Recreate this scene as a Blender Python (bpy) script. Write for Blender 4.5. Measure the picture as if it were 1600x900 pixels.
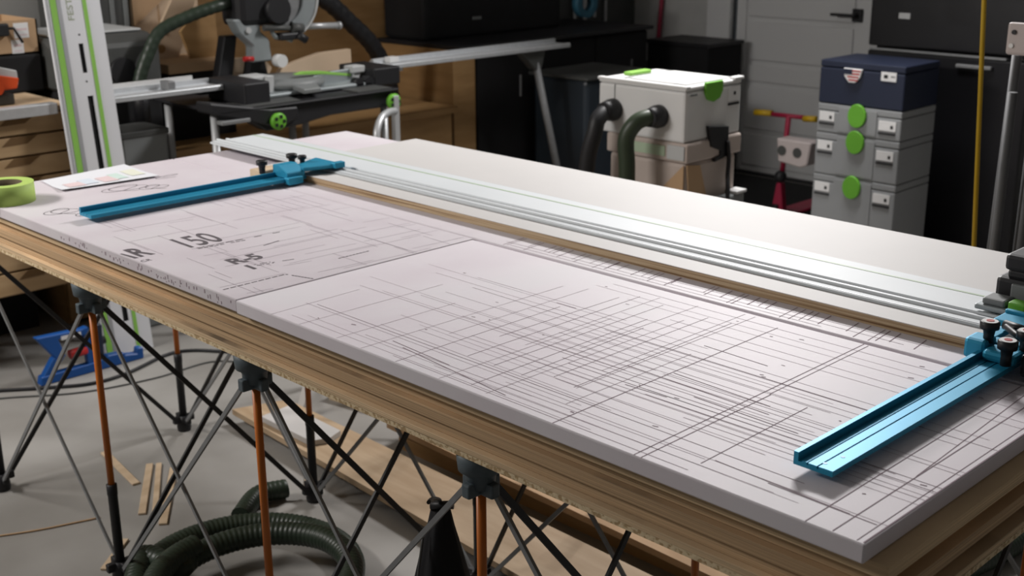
import bpy, bmesh, math, random
from mathutils import Vector, Matrix

# ------------------------------------------------------------------ camera, light, exposure
S = bpy.context.scene
COL = S.collection
for o in list(bpy.data.objects):
    bpy.data.objects.remove(o)
S.view_settings.view_transform = 'Standard'
S.view_settings.look = 'None'
S.view_settings.exposure = 0.0
S.view_settings.gamma = 1.0
S.view_settings.use_curve_mapping = False

cd = bpy.data.cameras.new('camera')
cam = bpy.data.objects.new('camera', cd)
COL.objects.link(cam)
cd.sensor_width = 36.0
cd.lens = 1926.01 / 1600 * 36
cd.clip_start = 0.02
cam.matrix_world = Matrix(((0.70565795, -0.20849784, 0.67718204, 0.59605),
                           (0.70853357, 0.21465426, -0.67223785, -1.14594),
                           (-0.00519987, 0.95417619, 0.2992002, 1.571),
                           (0, 0, 0, 1)))
cd.dof.use_dof = True
cd.dof.focus_distance = 1.95
cd.dof.aperture_fstop = 7.0
S.camera = cam

w = bpy.data.worlds.new('world')
S.world = w
w.use_nodes = True
w.node_tree.nodes['Background'].inputs[0].default_value = (0.8, 0.9, 1.0, 1)
w.node_tree.nodes['Background'].inputs[1].default_value = 0.02


def area(name, loc, target, sx, sy, power, col=(1, 1, 1), spread=180):
    l = bpy.data.lights.new(name, 'AREA')
    l.shape = 'RECTANGLE'
    l.size = sx
    l.size_y = sy
    l.energy = power
    l.color = col
    l.spread = math.radians(spread)
    o = bpy.data.objects.new(name, l)
    COL.objects.link(o)
    o.location = loc
    d = Vector(target) - Vector(loc)
    o.rotation_euler = d.to_track_quat('-Z', 'Y').to_euler()
    return o


area('shop_lamp_key', (-2.2, 3.1, 2.6), (-0.9, 1.1, 0.9), 0.9, 0.25, 98, (1.0, 0.975, 0.965), 170)
area('shop_lamp_fill', (-3.4, -1.35, 2.3), (-2.6, 0.5, 0.75), 1.2, 0.3, 52, (1.0, 0.96, 0.92), 160)

# ------------------------------------------------------------------ materials
MATS = {}


def mat(name, col, rough=0.6, metal=0.0, var=0.0, scale=10.0, stretch=(1, 1, 1), bump=0.0, bscale=60.0, spec=0.4, trans=0.0, coat=0.0):
    if name in MATS:
        return MATS[name]
    m = bpy.data.materials.new(name)
    m.use_nodes = True
    nt = m.node_tree
    b = nt.nodes['Principled BSDF']
    b.inputs['Base Color'].default_value = (*col, 1)
    b.inputs['Roughness'].default_value = rough
    b.inputs['Metallic'].default_value = metal
    b.inputs['Specular IOR Level'].default_value = spec
    b.inputs['Transmission Weight'].default_value = trans
    b.inputs['Coat Weight'].default_value = coat
    geo = nt.nodes.new('ShaderNodeNewGeometry')
    mp = nt.nodes.new('ShaderNodeMapping')
    mp.inputs['Scale'].default_value = stretch
    nt.links.new(geo.outputs['Position'], mp.inputs['Vector'])
    n = nt.nodes.new('ShaderNodeTexNoise')
    n.inputs['Scale'].default_value = scale
    n.inputs['Detail'].default_value = 6
    nt.links.new(mp.outputs[0], n.inputs['Vector'])
    if var > 0:
        cr = nt.nodes.new('ShaderNodeValToRGB')
        cr.color_ramp.elements[0].position = 0.3
        cr.color_ramp.elements[1].position = 0.7
        cr.color_ramp.elements[0].color = (*[c * (1 - var) for c in col], 1)
        cr.color_ramp.elements[1].color = (*[min(1, c * (1 + var)) for c in col], 1)
        nt.links.new(n.outputs['Fac'], cr.inputs[0])
        nt.links.new(cr.outputs[0], b.inputs['Base Color'])
    else:
        mr = nt.nodes.new('ShaderNodeMapRange')
        mr.inputs['To Min'].default_value = max(0.02, rough - 0.05)
        mr.inputs['To Max'].default_value = min(1, rough + 0.05)
        nt.links.new(n.outputs['Fac'], mr.inputs[0])
        nt.links.new(mr.outputs[0], b.inputs['Roughness'])
    if bump > 0:
        n2 = nt.nodes.new('ShaderNodeTexNoise')
        n2.inputs['Scale'].default_value = bscale
        n2.inputs['Detail'].default_value = 4
        nt.links.new(mp.outputs[0], n2.inputs['Vector'])
        bp = nt.nodes.new('ShaderNodeBump')
        bp.inputs['Strength'].default_value = bump
        bp.inputs['Distance'].default_value = 0.004
        nt.links.new(n2.outputs['Fac'], bp.inputs['Height'])
        nt.links.new(bp.outputs[0], b.inputs['Normal'])
    MATS[name] = m
    return m


def ramp_mat(name, stops, scale, stretch, rough=0.7, bump=0.0, distort=0.0):
    """colour streaks from stretched noise run through a multi-stop ramp"""
    m = mat(name, stops[0][1], rough, bump=bump, bscale=scale, stretch=stretch)
    nt = m.node_tree
    b = nt.nodes['Principled BSDF']
    n = [q for q in nt.nodes if q.type == 'TEX_NOISE'][0]
    n.inputs['Scale'].default_value = scale
    n.inputs['Distortion'].default_value = distort
    n.inputs['Detail'].default_value = 5
    cr = nt.nodes.new('ShaderNodeValToRGB')
    el = cr.color_ramp.elements
    while len(el) < len(stops):
        el.new(0.5)
    for e, (p, c) in zip(el, stops):
        e.position = p
        e.color = (*c, 1)
    nt.links.new(n.outputs['Fac'], cr.inputs[0])
    nt.links.new(cr.outputs[0], b.inputs['Base Color'])
    return m


def concrete():
    m = ramp_mat('concrete', [(0.25, (0.20, 0.19, 0.175)), (0.5, (0.27, 0.26, 0.245)), (0.75, (0.34, 0.33, 0.315))], 2.2, (1, 1, 1), 0.55, 0.05)
    return m


CONC = concrete()
PLY = [ramp_mat('ply_edge_%d' % i, [(0.30, tuple(c * 0.22 for c in base)), (0.38, tuple(c * 0.8 for c in base)), (0.55, base), (0.70, tuple(min(1, c * 1.4) for c in base))],
                1.0, (2.0, 2.0, 480.0 + 70 * i), 0.8, 0.25) for i, base in enumerate([(0.62, 0.45, 0.275), (0.54, 0.37, 0.215), (0.50, 0.335, 0.19), (0.57, 0.40, 0.235), (0.62, 0.45, 0.27)])]
PLYFACE = ramp_mat('ply_face', [(0.3, (0.42, 0.29, 0.17)), (0.7, (0.58, 0.43, 0.28))], 2.0, (1.0, 14, 14), 0.65)
WHITEEDGE = ramp_mat('white_board_edge', [(0.3, (0.16, 0.085, 0.035)), (0.42, (0.36, 0.24, 0.13)), (0.60, (0.55, 0.42, 0.27)), (0.72, (0.25, 0.15, 0.07))], 1.0, (2.2, 2.2, 300), 0.7, 0.2)
CROSS = ramp_mat('torn_veneer', [(0.42, (0.42, 0.29, 0.15)), (0.52, (0.70, 0.56, 0.36))], 130.0, (1, 1, 1.2), 0.8, 0.3)
FOAM = ramp_mat('foam_pink', [(0.3, (0.68, 0.615, 0.665)), (0.55, (0.72, 0.675, 0.715)), (0.75, (0.71, 0.70, 0.725))], 2.6, (1.6, 1.0, 1), 0.58, 0.04)
FOAM2 = ramp_mat('foam_pink_worn', [(0.3, (0.58, 0.525, 0.565)), (0.55, (0.62, 0.575, 0.61)), (0.75, (0.63, 0.605, 0.625))], 4.0, (1.4, 1.0, 1), 0.55, 0.10)
LINE = mat('scored_line', (0.24, 0.17, 0.20), 0.8)
LINE2 = mat('scored_line_faint', (0.44, 0.365, 0.40), 0.8)
INK = mat('printed_ink', (0.10, 0.085, 0.095), 0.7, var=0.25, scale=60)
INKL = mat('printed_ink_faint', (0.33, 0.28, 0.32), 0.7)
MEL = mat('white_melamine', (0.53, 0.515, 0.505), 0.6, var=0.03, scale=3)
ALU = mat('anodised_aluminium', (0.62, 0.64, 0.66), 0.36, 0.55, var=0.05, scale=4, stretch=(0.3, 12, 12))
ALUW = mat('satin_aluminium_white', (0.58, 0.61, 0.63), 0.6, 0.08, var=0.03, scale=4)
ALUD = mat('aluminium_groove', (0.42, 0.43, 0.45), 0.45, 0.4)
RAILW = mat('rail_silver_white', (0.74, 0.75, 0.78), 0.45, 0.15)
GREEN = mat('lime_green_plastic', (0.13, 0.40, 0.03), 0.5, var=0.05)
GREENS = mat('green_glide_strip', (0.25, 0.52, 0.09), 0.5)
GREENF = mat('faded_green_strip', (0.40, 0.50, 0.36), 0.5)
BLUE = mat('blue_anodised', (0.02, 0.27, 0.44), 0.46, 0.30, var=0.05, scale=9)
BLUED = mat('blue_anodised_slot', (0.006, 0.07, 0.14), 0.4, 0.4)
BLACK = mat('black_plastic', (0.012, 0.012, 0.014), 0.5)
BLACKM = mat('black_matt', (0.006, 0.006, 0.007), 0.85, var=0.2)
BLACKG = mat('black_gloss', (0.010, 0.010, 0.012), 0.3)
DGREY = mat('dark_grey_plastic', (0.06, 0.062, 0.06), 0.55, var=0.1)
MGREY = mat('mid_grey_plastic', (0.17, 0.18, 0.18), 0.5, var=0.06)
LGREY = mat('light_grey_plastic', (0.46, 0.47, 0.47), 0.5, var=0.03)
CASTA = mat('cast_aluminium', (0.30, 0.33, 0.34), 0.45, 0.4, var=0.08)
STEEL = mat('galvanised_steel', (0.22, 0.225, 0.23), 0.55, 0.3, var=0.08, scale=30)
PIPE = mat('dark_pipe', (0.095, 0.097, 0.10), 0.6, 0.2, var=0.1)
FLOORB = ramp_mat('floor_board_wood', [(0.3, (0.36, 0.25, 0.15)), (0.7, (0.48, 0.36, 0.24))], 2.5, (1.5, 10, 10), 0.7)
TUBEW = mat('satin_tube', (0.50, 0.51, 0.52), 0.4, 0.4)
ORANGE = mat('orange_paint', (0.52, 0.14, 0.015), 0.4, var=0.08)
HEADC = mat('slate_plastic', (0.085, 0.11, 0.125), 0.5, var=0.08)
RED = mat('red_plastic', (0.42, 0.02, 0.02), 0.45)
ORED = mat('orange_red_plastic', (0.72, 0.09, 0.02), 0.45)
CRIM = mat('crimson_paint', (0.30, 0.012, 0.045), 0.45)
YELLOW = mat('yellow_paint', (0.46, 0.29, 0.01), 0.5, var=0.08)
TAPE = mat('green_masking_tape', (0.40, 0.55, 0.13), 0.7, var=0.05)
TAPES = mat('tape_side', (0.44, 0.58, 0.20), 0.7, var=0.06, scale=80)
CARDIN = mat('card_core', (0.10, 0.075, 0.04), 0.85)
PAPER = mat('paper', (0.70, 0.71, 0.75), 0.7)
CARD = mat('cardboard', (0.47, 0.31, 0.18), 0.8, var=0.07, scale=5)
CARDL = mat('cardboard_light', (0.62, 0.47, 0.33), 0.8, var=0.06, scale=5)
WOODL = ramp_mat('pale_softwood', [(0.3, (0.46, 0.34, 0.22)), (0.7, (0.60, 0.47, 0.33))], 2.5, (10, 1.5, 10), 0.65)
WOODM = ramp_mat('brown_plywood', [(0.3, (0.27, 0.155, 0.06)), (0.7, (0.38, 0.23, 0.10))], 2.0, (2, 2, 10), 0.6)
PULL = mat('pull_recess_shade', (0.16, 0.09, 0.035), 0.8)  # dark brown paints in the shadow inside the finger recesses
WOODD = ramp_mat('drawer_plywood', [(0.3, (0.40, 0.26, 0.13)), (0.7, (0.52, 0.36, 0.20))], 2.0, (10, 2, 10), 0.6)
NAVY = mat('navy_plastic', (0.012, 0.018, 0.042), 0.5)
SYSW = mat('pale_grey_case', (0.27, 0.28, 0.288), 0.5, var=0.02)
SYSB = mat('white_case', (0.66, 0.66, 0.655), 0.5, var=0.02)
BEIGE = mat('dusty_beige_case', (0.46, 0.39, 0.35), 0.6, var=0.05)
WHITE = mat('white_label', (0.75, 0.75, 0.75), 0.6)
DARKBOOT = mat('olive_hose', (0.030, 0.045, 0.025), 0.42, var=0.15)
HOSEG = mat('green_black_hose', (0.022, 0.034, 0.022), 0.42, var=0.2)
DOORM = mat('grey_white_door', (0.60, 0.605, 0.61), 0.5)
WALLM = mat('painted_wall', (0.42, 0.42, 0.41), 0.8, var=0.04)
PINKISH = mat('pinkish_steel', (0.50, 0.44, 0.43), 0.5)
SMOKED = mat('smoky_tote', (0.03, 0.04, 0.052), 0.35)
CLAMPB = mat('blue_clamp_plastic', (0.006, 0.075, 0.30), 0.45, var=0.06)
BLUET = mat('blue_tape', (0.03, 0.12, 0.18), 0.6)
FABRIC = mat('black_fabric', (0.010, 0.010, 0.012), 0.9, bump=0.3, bscale=30)
PRED = mat('print_red', (0.68, 0.54, 0.55), 0.7)
PBLU = mat('print_blue', (0.60, 0.66, 0.73), 0.7)
PGRN = mat('print_green', (0.55, 0.68, 0.63), 0.7)
PYEL = mat('print_yellow', (0.70, 0.71, 0.60), 0.7)
TEXTG = mat('olive_lettering', (0.34, 0.38, 0.28), 0.6)

# ------------------------------------------------------------------ mesh helpers


class MB:
    def __init__(self):
        self.bm = bmesh.new()

    def _bev(self, verts, bev, seg=2):
        if bev > 0:
            es = {e for v in verts for e in v.link_edges}
            bmesh.ops.bevel(self.bm, geom=list(es), offset=bev, segments=seg, profile=0.5, affect='EDGES')

    def box(self, x0, x1, y0, y1, z0, z1, bev=0.0, M=None):
        vs = [self.bm.verts.new(p) for p in [(x0, y0, z0), (x1, y0, z0), (x1, y1, z0), (x0, y1, z0), (x0, y0, z1), (x1, y0, z1), (x1, y1, z1), (x0, y1, z1)]]
        if M:
            for v in vs:
                v.co = M @ v.co
        for f in [(3, 2, 1, 0), (4, 5, 6, 7), (0, 1, 5, 4), (1, 2, 6, 5), (2, 3, 7, 6), (3, 0, 4, 7)]:
            self.bm.faces.new([vs[i] for i in f])
        self._bev(vs, bev)
        return self

    def prism(self, pts, d, bev=0.0):
        """polygon (list of 3-D points) swept by vector d"""
        d = Vector(d)
        a = [self.bm.verts.new(Vector(p)) for p in pts]
        b = [self.bm.verts.new(Vector(p) + d) for p in pts]
        n = len(pts)
        fs = [self.bm.faces.new(a[::-1]), self.bm.faces.new(b)]
        for i in range(n):
            fs.append(self.bm.faces.new([a[i], a[(i + 1) % n], b[(i + 1) % n], b[i]]))
        bmesh.ops.recalc_face_normals(self.bm, faces=fs)
        self._bev(a + b, bev, 1)
        return self

    def rings(self, rings, closed_caps=True, smooth=True):
        vv = [[self.bm.verts.new(p) for p in r] for r in rings]
        n = len(rings[0])
        fs = []
        for a, b in zip(vv[:-1], vv[1:]):
            for i in range(n):
                f = self.bm.faces.new([a[i], a[(i + 1) % n], b[(i + 1) % n], b[i]])
                f.smooth = smooth
                fs.append(f)
        if closed_caps:
            fs.append(self.bm.faces.new(vv[0][::-1]))
            fs.append(self.bm.faces.new(vv[-1]))
        bmesh.ops.recalc_face_normals(self.bm, faces=fs)
        return self

    def cyl(self, p, q, r, r2=None, n=18):
        p, q = Vector(p), Vector(q)
        r2 = r if r2 is None else r2
        d = (q - p).normalized()
        u = d.orthogonal().normalized()
        v = d.cross(u)
        R = []
        for c, rr in ((p, r), (q, r2)):
            R.append([c + (u * math.cos(2 * math.pi * i / n) + v * math.sin(2 * math.pi * i / n)) * rr for i in range(n)])
        return self.rings(R)

    def lathe(self, c, axis, prof, n=28):
        """prof: list of (radius, distance along axis); closed loop back to start makes a ring"""
        c = Vector(c)
        d = Vector(axis).normalized()
        u = d.orthogonal().normalized()
        v = d.cross(u)
        R = [[c + d * h + (u * math.cos(2 * math.pi * i / n) + v * math.sin(2 * math.pi * i / n)) * max(rr, 1e-4) for i in range(n)] for rr, h in prof]
        return self.rings(R)

    def ring(self, c, axis, r0, r1, h, n=40):
        c = Vector(c)
        d = Vector(axis).normalized()
        u = d.orthogonal().normalized()
        v = d.cross(u)
        loops = []
        for rr, hh in ((r0, 0), (r1, 0), (r1, h), (r0, h)):
            loops.append([self.bm.verts.new(c + d * hh + (u * math.cos(2 * math.pi * i / n) + v * math.sin(2 * math.pi * i / n)) * rr) for i in range(n)])
        fs = []
        for k in range(4):
            a, b = loops[k], loops[(k + 1) % 4]
            for i in range(n):
                f = self.bm.faces.new([a[i], a[(i + 1) % n], b[(i + 1) % n], b[i]])
                f.smooth = k in (1, 3)
                fs.append(f)
        bmesh.ops.recalc_face_normals(self.bm, faces=fs)
        return self

    def tube(self, pts, r, n=12, step=None, rib=0.0, smooth_path=True, flat=None):
        P = [Vector(p) for p in pts]
        if smooth_path and len(P) > 2:
            out = []
            E = [P[0] * 2 - P[1]] + P + [P[-1] * 2 - P[-2]]
            for i in range(1, len(E) - 2):
                p0, p1, p2, p3 = E[i - 1:i + 3]
                k = max(2, int((p2 - p1).length / (step or 0.02)))
                for j in range(k):
                    t = j / k
                    out.append(0.5 * ((2 * p1) + (p2 - p0) * t + (2 * p0 - 5 * p1 + 4 * p2 - p3) * t * t + (3 * p1 - p0 - 3 * p2 + p3) * t ** 3))
            out.append(P[-1])
            P = out
        R = []
        u = None
        for i, p in enumerate(P):
            d = (P[min(i + 1, len(P) - 1)] - P[max(i - 1, 0)])
            if d.length < 1e-9:
                d = Vector((0, 0, 1))
            d.normalize()
            if u is None:
                u = d.orthogonal().normalized()
            u = (u - d * u.dot(d)).normalized()
            v = d.cross(u)
            rr = r - (rib if (i // 2) % 2 else 0.0)
            R.append([p + (u * math.cos(2 * math.pi * k / n) + v * math.sin(2 * math.pi * k / n)) * rr for k in range(n)])
        return self.rings(R)

    def ball(self, c, r, n=14):
        return self.lathe(c, (0, 0, 1), [(r * math.sin(math.pi * i / n), -r * math.cos(math.pi * i / n)) for i in range(n + 1)], 18)

    def quad_line(self, a, b, wd, z):
        a, b = Vector((a[0], a[1])), Vector((b[0], b[1]))
        d = (b - a).normalized()
        nrm = Vector((-d.y, d.x)) * wd / 2
        vs = [self.bm.verts.new((*p, z)) for p in (a - nrm, b - nrm, b + nrm, a + nrm)]
        self.bm.faces.new(vs)
        return self


def obj(name, mb, m, parent=None):
    bm = mb.bm if isinstance(mb, MB) else mb
    off = Vector((0, 0, 0))
    p = parent
    root = parent
    while p is not None:
        root = p
        p = p.parent
    if root is not None:
        off = root.location
    else:
        xs = [v.co for v in bm.verts]
        lo = Vector((min(c.x for c in xs), min(c.y for c in xs), min(c.z for c in xs)))
        hi = Vector((max(c.x for c in xs), max(c.y for c in xs), max(c.z for c in xs)))
        off = Vector(((lo.x + hi.x) / 2, (lo.y + hi.y) / 2, lo.z))
    for v in bm.verts:
        v.co -= off
    me = bpy.data.meshes.new(name)
    bm.to_mesh(me)
    bm.free()
    me.materials.append(m)
    o = bpy.data.objects.new(name, me)
    COL.objects.link(o)
    if parent is None:
        o.location = off
    else:
        o.parent = parent
    return o


def tag(o, label, cat, group=None, kind=None):
    if label:
        o['label'] = label
    if cat:
        o['category'] = cat
    if group:
        o['group'] = group
    if kind:
        o['kind'] = kind
    return o


def thing(name, loc, label, cat, group=None):
    o = bpy.data.objects.new(name, None)
    COL.objects.link(o)
    o.location = loc
    o.empty_display_size = 0.05
    return tag(o, label, cat, group)


def struct(name, mb, m, parent=None):
    o = obj(name, mb, m, parent)
    if parent is None:
        o['kind'] = 'structure'
    return o


def share(name, src, parent, delta):
    o = bpy.data.objects.new(name, src.data)
    COL.objects.link(o)
    o.parent = parent
    o.location = delta
    return o


def text_mb(body, org, w_, h_, right, up, z_n, offset=0.0, depth=0.0004):
    """lettering fitted into a w_ x h_ box; org is the lower-left corner, right / up are world directions"""
    c = bpy.data.curves.new('lettering', 'FONT')
    c.body = body
    c.offset = offset
    t = bpy.data.objects.new('lettering_tmp', c)
    COL.objects.link(t)
    bpy.context.view_layer.update()
    dg = bpy.context.evaluated_depsgraph_get()
    me = bpy.data.meshes.new_from_object(t.evaluated_get(dg))
    bpy.data.objects.remove(t)
    bpy.data.curves.remove(c)
    mb = MB()
    mb.bm.from_mesh(me)
    bpy.data.meshes.remove(me)
    xs = [v.co.x for v in mb.bm.verts]
    ys = [v.co.y for v in mb.bm.verts]
    x0, x1, y0, y1 = min(xs), max(xs), min(ys), max(ys)
    R, U, N = Vector(right), Vector(up), Vector(z_n)
    for v in mb.bm.verts:
        v.co = Vector(org) + R * ((v.co.x - x0) / (x1 - x0) * w_) + U * ((v.co.y - y0) / (y1 - y0) * h_) + N * depth
    return mb


# ------------------------------------------------------------------ room shell
struct('floor', MB().box(-4.6, 3.2, -3.2, 5.2, -0.10, 0.0), CONC)
struct('wall_back', MB().box(-4.6, -3.80, 5.0, 5.12, 0, 2.75).box(-2.76, 3.2, 5.0, 5.12, 0, 2.75).box(-3.80, -2.76, 5.0, 5.12, 2.08, 2.75), WALLM)
struct('wall_left', MB().box(-4.6, -4.5, -3.2, 5.0, 0, 2.75), WALLM)
struct('wall_right', MB().box(3.1, 3.2, -3.2, 5.0, 0, 2.75), WALLM)
struct('wall_front', MB().box(-4.5, 3.1, -3.3, -3.2, 0, 2.75), WALLM)
struct('ceiling', MB().box(-4.6, 3.2, -3.3, 5.2, 2.75, 2.85), WALLM)
struct('baseboard_back', MB().box(-4.5, -3.90, 4.985, 5.0, 0, 0.11), DOORM)

# door with casing
dr = bpy.data.objects.new('door_1', None)
COL.objects.link(dr)
dr.location = (-3.28, 5.03, 0)
dr['kind'] = 'structure'
dr['label'] = 'grey white panelled door with black lever handle'
obj('door_slab', MB().box(-3.72, -2.84, 5.03, 5.07, 0.012, 2.05), DOORM, dr)
zz = [0.10, 0.43, 0.545, 0.76, 0.86, 1.02, 1.12, 1.40, 1.50, 1.95]
for a, b in ((0.05, 0.24), (0.27, 0.52), (0.55, 0.645), (0.675, 0.895), (0.925, 1.16), (1.19, 1.45), (1.48, 2.00)):
    obj('door_panel', MB().box(-3.64, -2.95, 5.018, 5.032, a, b, 0.006), DOORM, dr)
for x0, x1 in ((-3.72, -3.655), (-2.935, -2.84)):
    obj('door_stile', MB().box(x0, x1, 5.018, 5.032, 0.012, 2.05, 0.003), DOORM, dr)
ro = obj('handle_rose', MB().box(-2.955, -2.895, 4.998, 5.018, 0.935, 1.005, 0.004), BLACK, dr)
obj('lever', MB().cyl((-2.925, 5.0, 0.972), (-2.925, 4.955, 0.972), 0.011).box(-3.06, -2.915, 4.945, 4.963, 0.964, 0.980, 0.004), BLACK, ro)
obj('threshold', MB().box(-3.72, -2.84, 4.99, 5.07, 0.0, 0.014), BLACK, dr)
struct('trim_1', MB().box(-3.90, -3.735, 4.965, 5.0, 0, 2.16, 0.004), DOORM)
struct('trim_2', MB().box(-2.83, -2.70, 4.965, 5.0, 0, 2.16, 0.004), DOORM)
struct('trim_3', MB().box(-3.735, -2.83, 4.965, 5.0, 2.07, 2.16, 0.004), DOORM)
# plywood lining of the left wall behind the saw
struct('trim_4', MB().box(-4.5, -4.47, 1.30, 3.06, 0, 2.2), WOODM)

# ------------------------------------------------------------------ folding stand
COLX = [-2.645, -1.965, -1.305, -0.68, -0.05]
ROWY = [0.05, 0.625, 1.165]
st = thing('folding_work_stand', (-1.3, 0.6, 0), 'collapsible stand with orange legs and crossed braces under the plywood stack', 'work stand')
first = None
for x in COLX:
    for y in ROWY:
        if first is None:
            hd = obj('head', MB().lathe((x, y, 0.700), (0, 0, 1), [(0.022, 0), (0.025, 0.020), (0.028, 0.026), (0.036, 0.030), (0.039, 0.060), (0.034, 0.061)]), HEADC, st)
            hub = obj('brace_bracket', MB().box(x - 0.034, x + 0.034, y - 0.009, y + 0.009, 0.688, 0.712, 0.003).box(x - 0.009, x + 0.009, y - 0.034, y + 0.034, 0.688, 0.712, 0.003), HEADC, st)
            up = obj('upper_leg', MB().cyl((x, y, 0.25), (x, y, 0.702), 0.0080), ORANGE, st)
            lo = obj('lower_leg', MB().lathe((x, y, 0.045), (0, 0, 1), [(0.0115, 0), (0.0115, 0.180), (0.0125, 0.182), (0.0125, 0.208), (0.0085, 0.209)]), BLACK, st)
            ft = obj('foot', MB().lathe((x, y, 0.0), (0, 0, 1), [(0.020, 0), (0.022, 0.012), (0.020, 0.030), (0.016, 0.05)]).box(x - 0.035, x + 0.035, y - 0.008, y + 0.008, 0.028, 0.050, 0.003).box(x - 0.008, x + 0.008, y - 0.035, y + 0.035, 0.028, 0.050, 0.003), BLACK, st)
            first = (x, y)
        else:
            d = (x - first[0], y - first[1], 0)
            for nm, s in (('head', hd), ('brace_bracket', hub), ('upper_leg', up), ('lower_leg', lo), ('foot', ft)):
                share(nm, s, st, d)


def brace(a, b, m, k):
    ax = (Vector(b) - Vector(a)).normalized()
    ht = 0.0046 if m is STEEL else 0.0060
    side = Vector((0, 0.0055 * k, 0)) if abs(ax.y) < 0.1 else Vector((0.0055 * k, 0, 0))
    p, q = Vector(a) + side, Vector(b) + side
    t = ax.cross(side.normalized() if k else Vector((0, 1, 0))).normalized() * ht
    s2 = side.normalized() * 0.003
    obj('brace', MB().prism([p - t - s2, p + t - s2, p + t + s2, p - t + s2], q - p), m, st)


for j, y in enumerate(ROWY):
    for i in range(4):
        xa, xb = COLX[i], COLX[i + 1]
        brace((xa + 0.028, y, 0.69), (xb - 0.028, y, 0.04), STEEL, 1)
        brace((xb - 0.028, y, 0.69), (xa + 0.028, y, 0.04), STEEL, -1)
for i, x in enumerate(COLX):
    for j in range(2):
        ya, yb = ROWY[j], ROWY[j + 1]
        brace((x, ya + 0.028, 0.69), (x, yb - 0.028, 0.04), BLACK, 1)
        brace((x, yb - 0.028, 0.69), (x, ya + 0.028, 0.04), BLACK, -1)

# ------------------------------------------------------------------ plywood stack
ZP = [0.7615, 0.7805, 0.7995, 0.8185, 0.8370, 0.8558]
offs = [(-2.535, 0.030, 0.010, 1.215), (-2.530, 0.012, 0.022, 1.205), (-2.520, 0.026, 0.016, 1.212), (-2.538, 0.006, 0.028, 1.21), (-2.53, 0.024, 0.016, 1.207)]
plab = ['lowest sheet of the plywood stack, with pale torn lower edge, on the stand', 'second plywood sheet from the bottom of the stack',
        'middle plywood sheet of the five in the stack', 'second plywood sheet from the top of the stack', 'topmost plywood sheet, directly under the pink foam boards']
for i in range(5):
    x0, x1, y0, y1 = offs[i]
    r_ = thing('plywood_sheet', ((x0 + x1) / 2, 0.6, ZP[i]), plab[i], 'plywood', 'stacked plywood sheets')
    z0 = ZP[i] + (0.0085 if i == 0 else 0)
    obj('panel', MB().box(x0, x1, y0, y1, z0, ZP[i + 1] - 0.0004, 0.0008), PLY[i], r_)
    if i == 0:
        obj('torn_veneer', MB().box(x0, x1, y0 + 0.0006, y1, ZP[0], z0), CROSS, r_)

# ------------------------------------------------------------------ foam boards
ZF0, ZF = 0.856, 0.881


def foam(name, x0, x1, y0, y1, label, m):
    r_ = thing(name, ((x0 + x1) / 2, (y0 + y1) / 2, ZF0), label, 'foam board', 'pink foam boards')
    obj('board', MB().box(x0, x1, y0, y1, ZF0, ZF, 0.0022), m, r_)
    return r_


fl = foam('foam_board', -2.52, -1.2768, 0.004, 0.597, 'pink foam board with printed numbers and pen doodles, under left blue guide', FOAM2)
fr = foam('foam_board', -1.272, 0.0, 0.0, 0.590, 'pale pink foam board scored all over with a grid of cut lines', FOAM)
ff = foam('foam_board', -2.52, 0.03, 0.6005, 1.212, 'long pink foam board lying under the white panel', FOAM2)
random.seed(4)
ZL = ZF + 0.0003
dark, faint = MB(), MB()
# lines running across the board (measured), then the lines running along it
for x, y0, y1, wd in ((-0.482, 0.002, 0.558, 0.0016), (-0.336, 0.002, 0.588, 0.0016), (-0.324, 0.002, 0.30, 0.0016), (-0.327, 0.30, 0.585, 0.0014), (-0.258, 0.042, 0.296, 0.0014), (-0.078, 0.002, 0.588, 0.0016),
                      (-0.043, 0.004, 0.588, 0.0017), (-0.0035, 0.004, 0.588, 0.0020), (-0.012, 0.004, 0.588, 0.0012)):
    dark.quad_line((x, y0), (x + random.uniform(-.003, .003), y1), wd, ZL)
dark.quad_line((-0.043, 0.20), (-0.062, 0.588), 0.0013, ZL)
for x, y0, y1 in ((-0.600, 0.13, 0.52), (-0.666, 0.02, 0.44), (-0.550, 0.12, 0.523), (-0.515, 0.065, 0.355), (-0.978, 0.005, 0.269), (-0.823, 0.003, 0.386), (-0.720, 0.003, 0.40),
                  (-0.626, 0.012, 0.48), (-0.70, 0.10, 0.52), (-0.73, 0.2, 0.55), (-0.76, 0.1, 0.53), (-0.79, 0.2, 0.5), (-0.86, 0.15, 0.5), (-0.91, 0.003, 0.48), (-1.08, 0.003, 0.33), (-0.565, 0.2, 0.58), (-0.545, 0.12, 0.58), (-1.16, 0.0, 0.2), (-0.655, 0.25, 0.56), (-0.64, 0.1, 0.4)):
    (dark if random.random() < 0.3 else faint).quad_line((x, y0), (x + random.uniform(-.006, .006), y1), 0.0010, ZL)
ys = [0.018, 0.026, 0.034, 0.041, 0.048, 0.054, 0.062, 0.078, 0.092, 0.105, 0.128, 0.148, 0.156, 0.170, 0.192, 0.204, 0.214, 0.226, 0.233, 0.240, 0.247, 0.256, 0.268, 0.281, 0.298, 0.306, 0.318, 0.333, 0.347, 0.358, 0.372, 0.397, 0.41, 0.44, 0.462, 0.50, 0.525, 0.552]
for y in ys:
    for k in range(1 if (y > 0.26 or y < 0.1 or 0.2 < y < 0.25) else 2):
        a = random.uniform(-1.26, -0.6) if k == 0 else random.uniform(-0.8, -0.3)
        b = min(-0.004, a + random.uniform(0.35, 1.2))
        yy = y + random.uniform(-.004, .004)
        tilt = random.uniform(-0.010, 0.004)
        (dark if random.random() < 0.15 else faint).quad_line((a, yy), (b, yy + tilt), random.uniform(0.0007, 0.0011), ZL)
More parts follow.
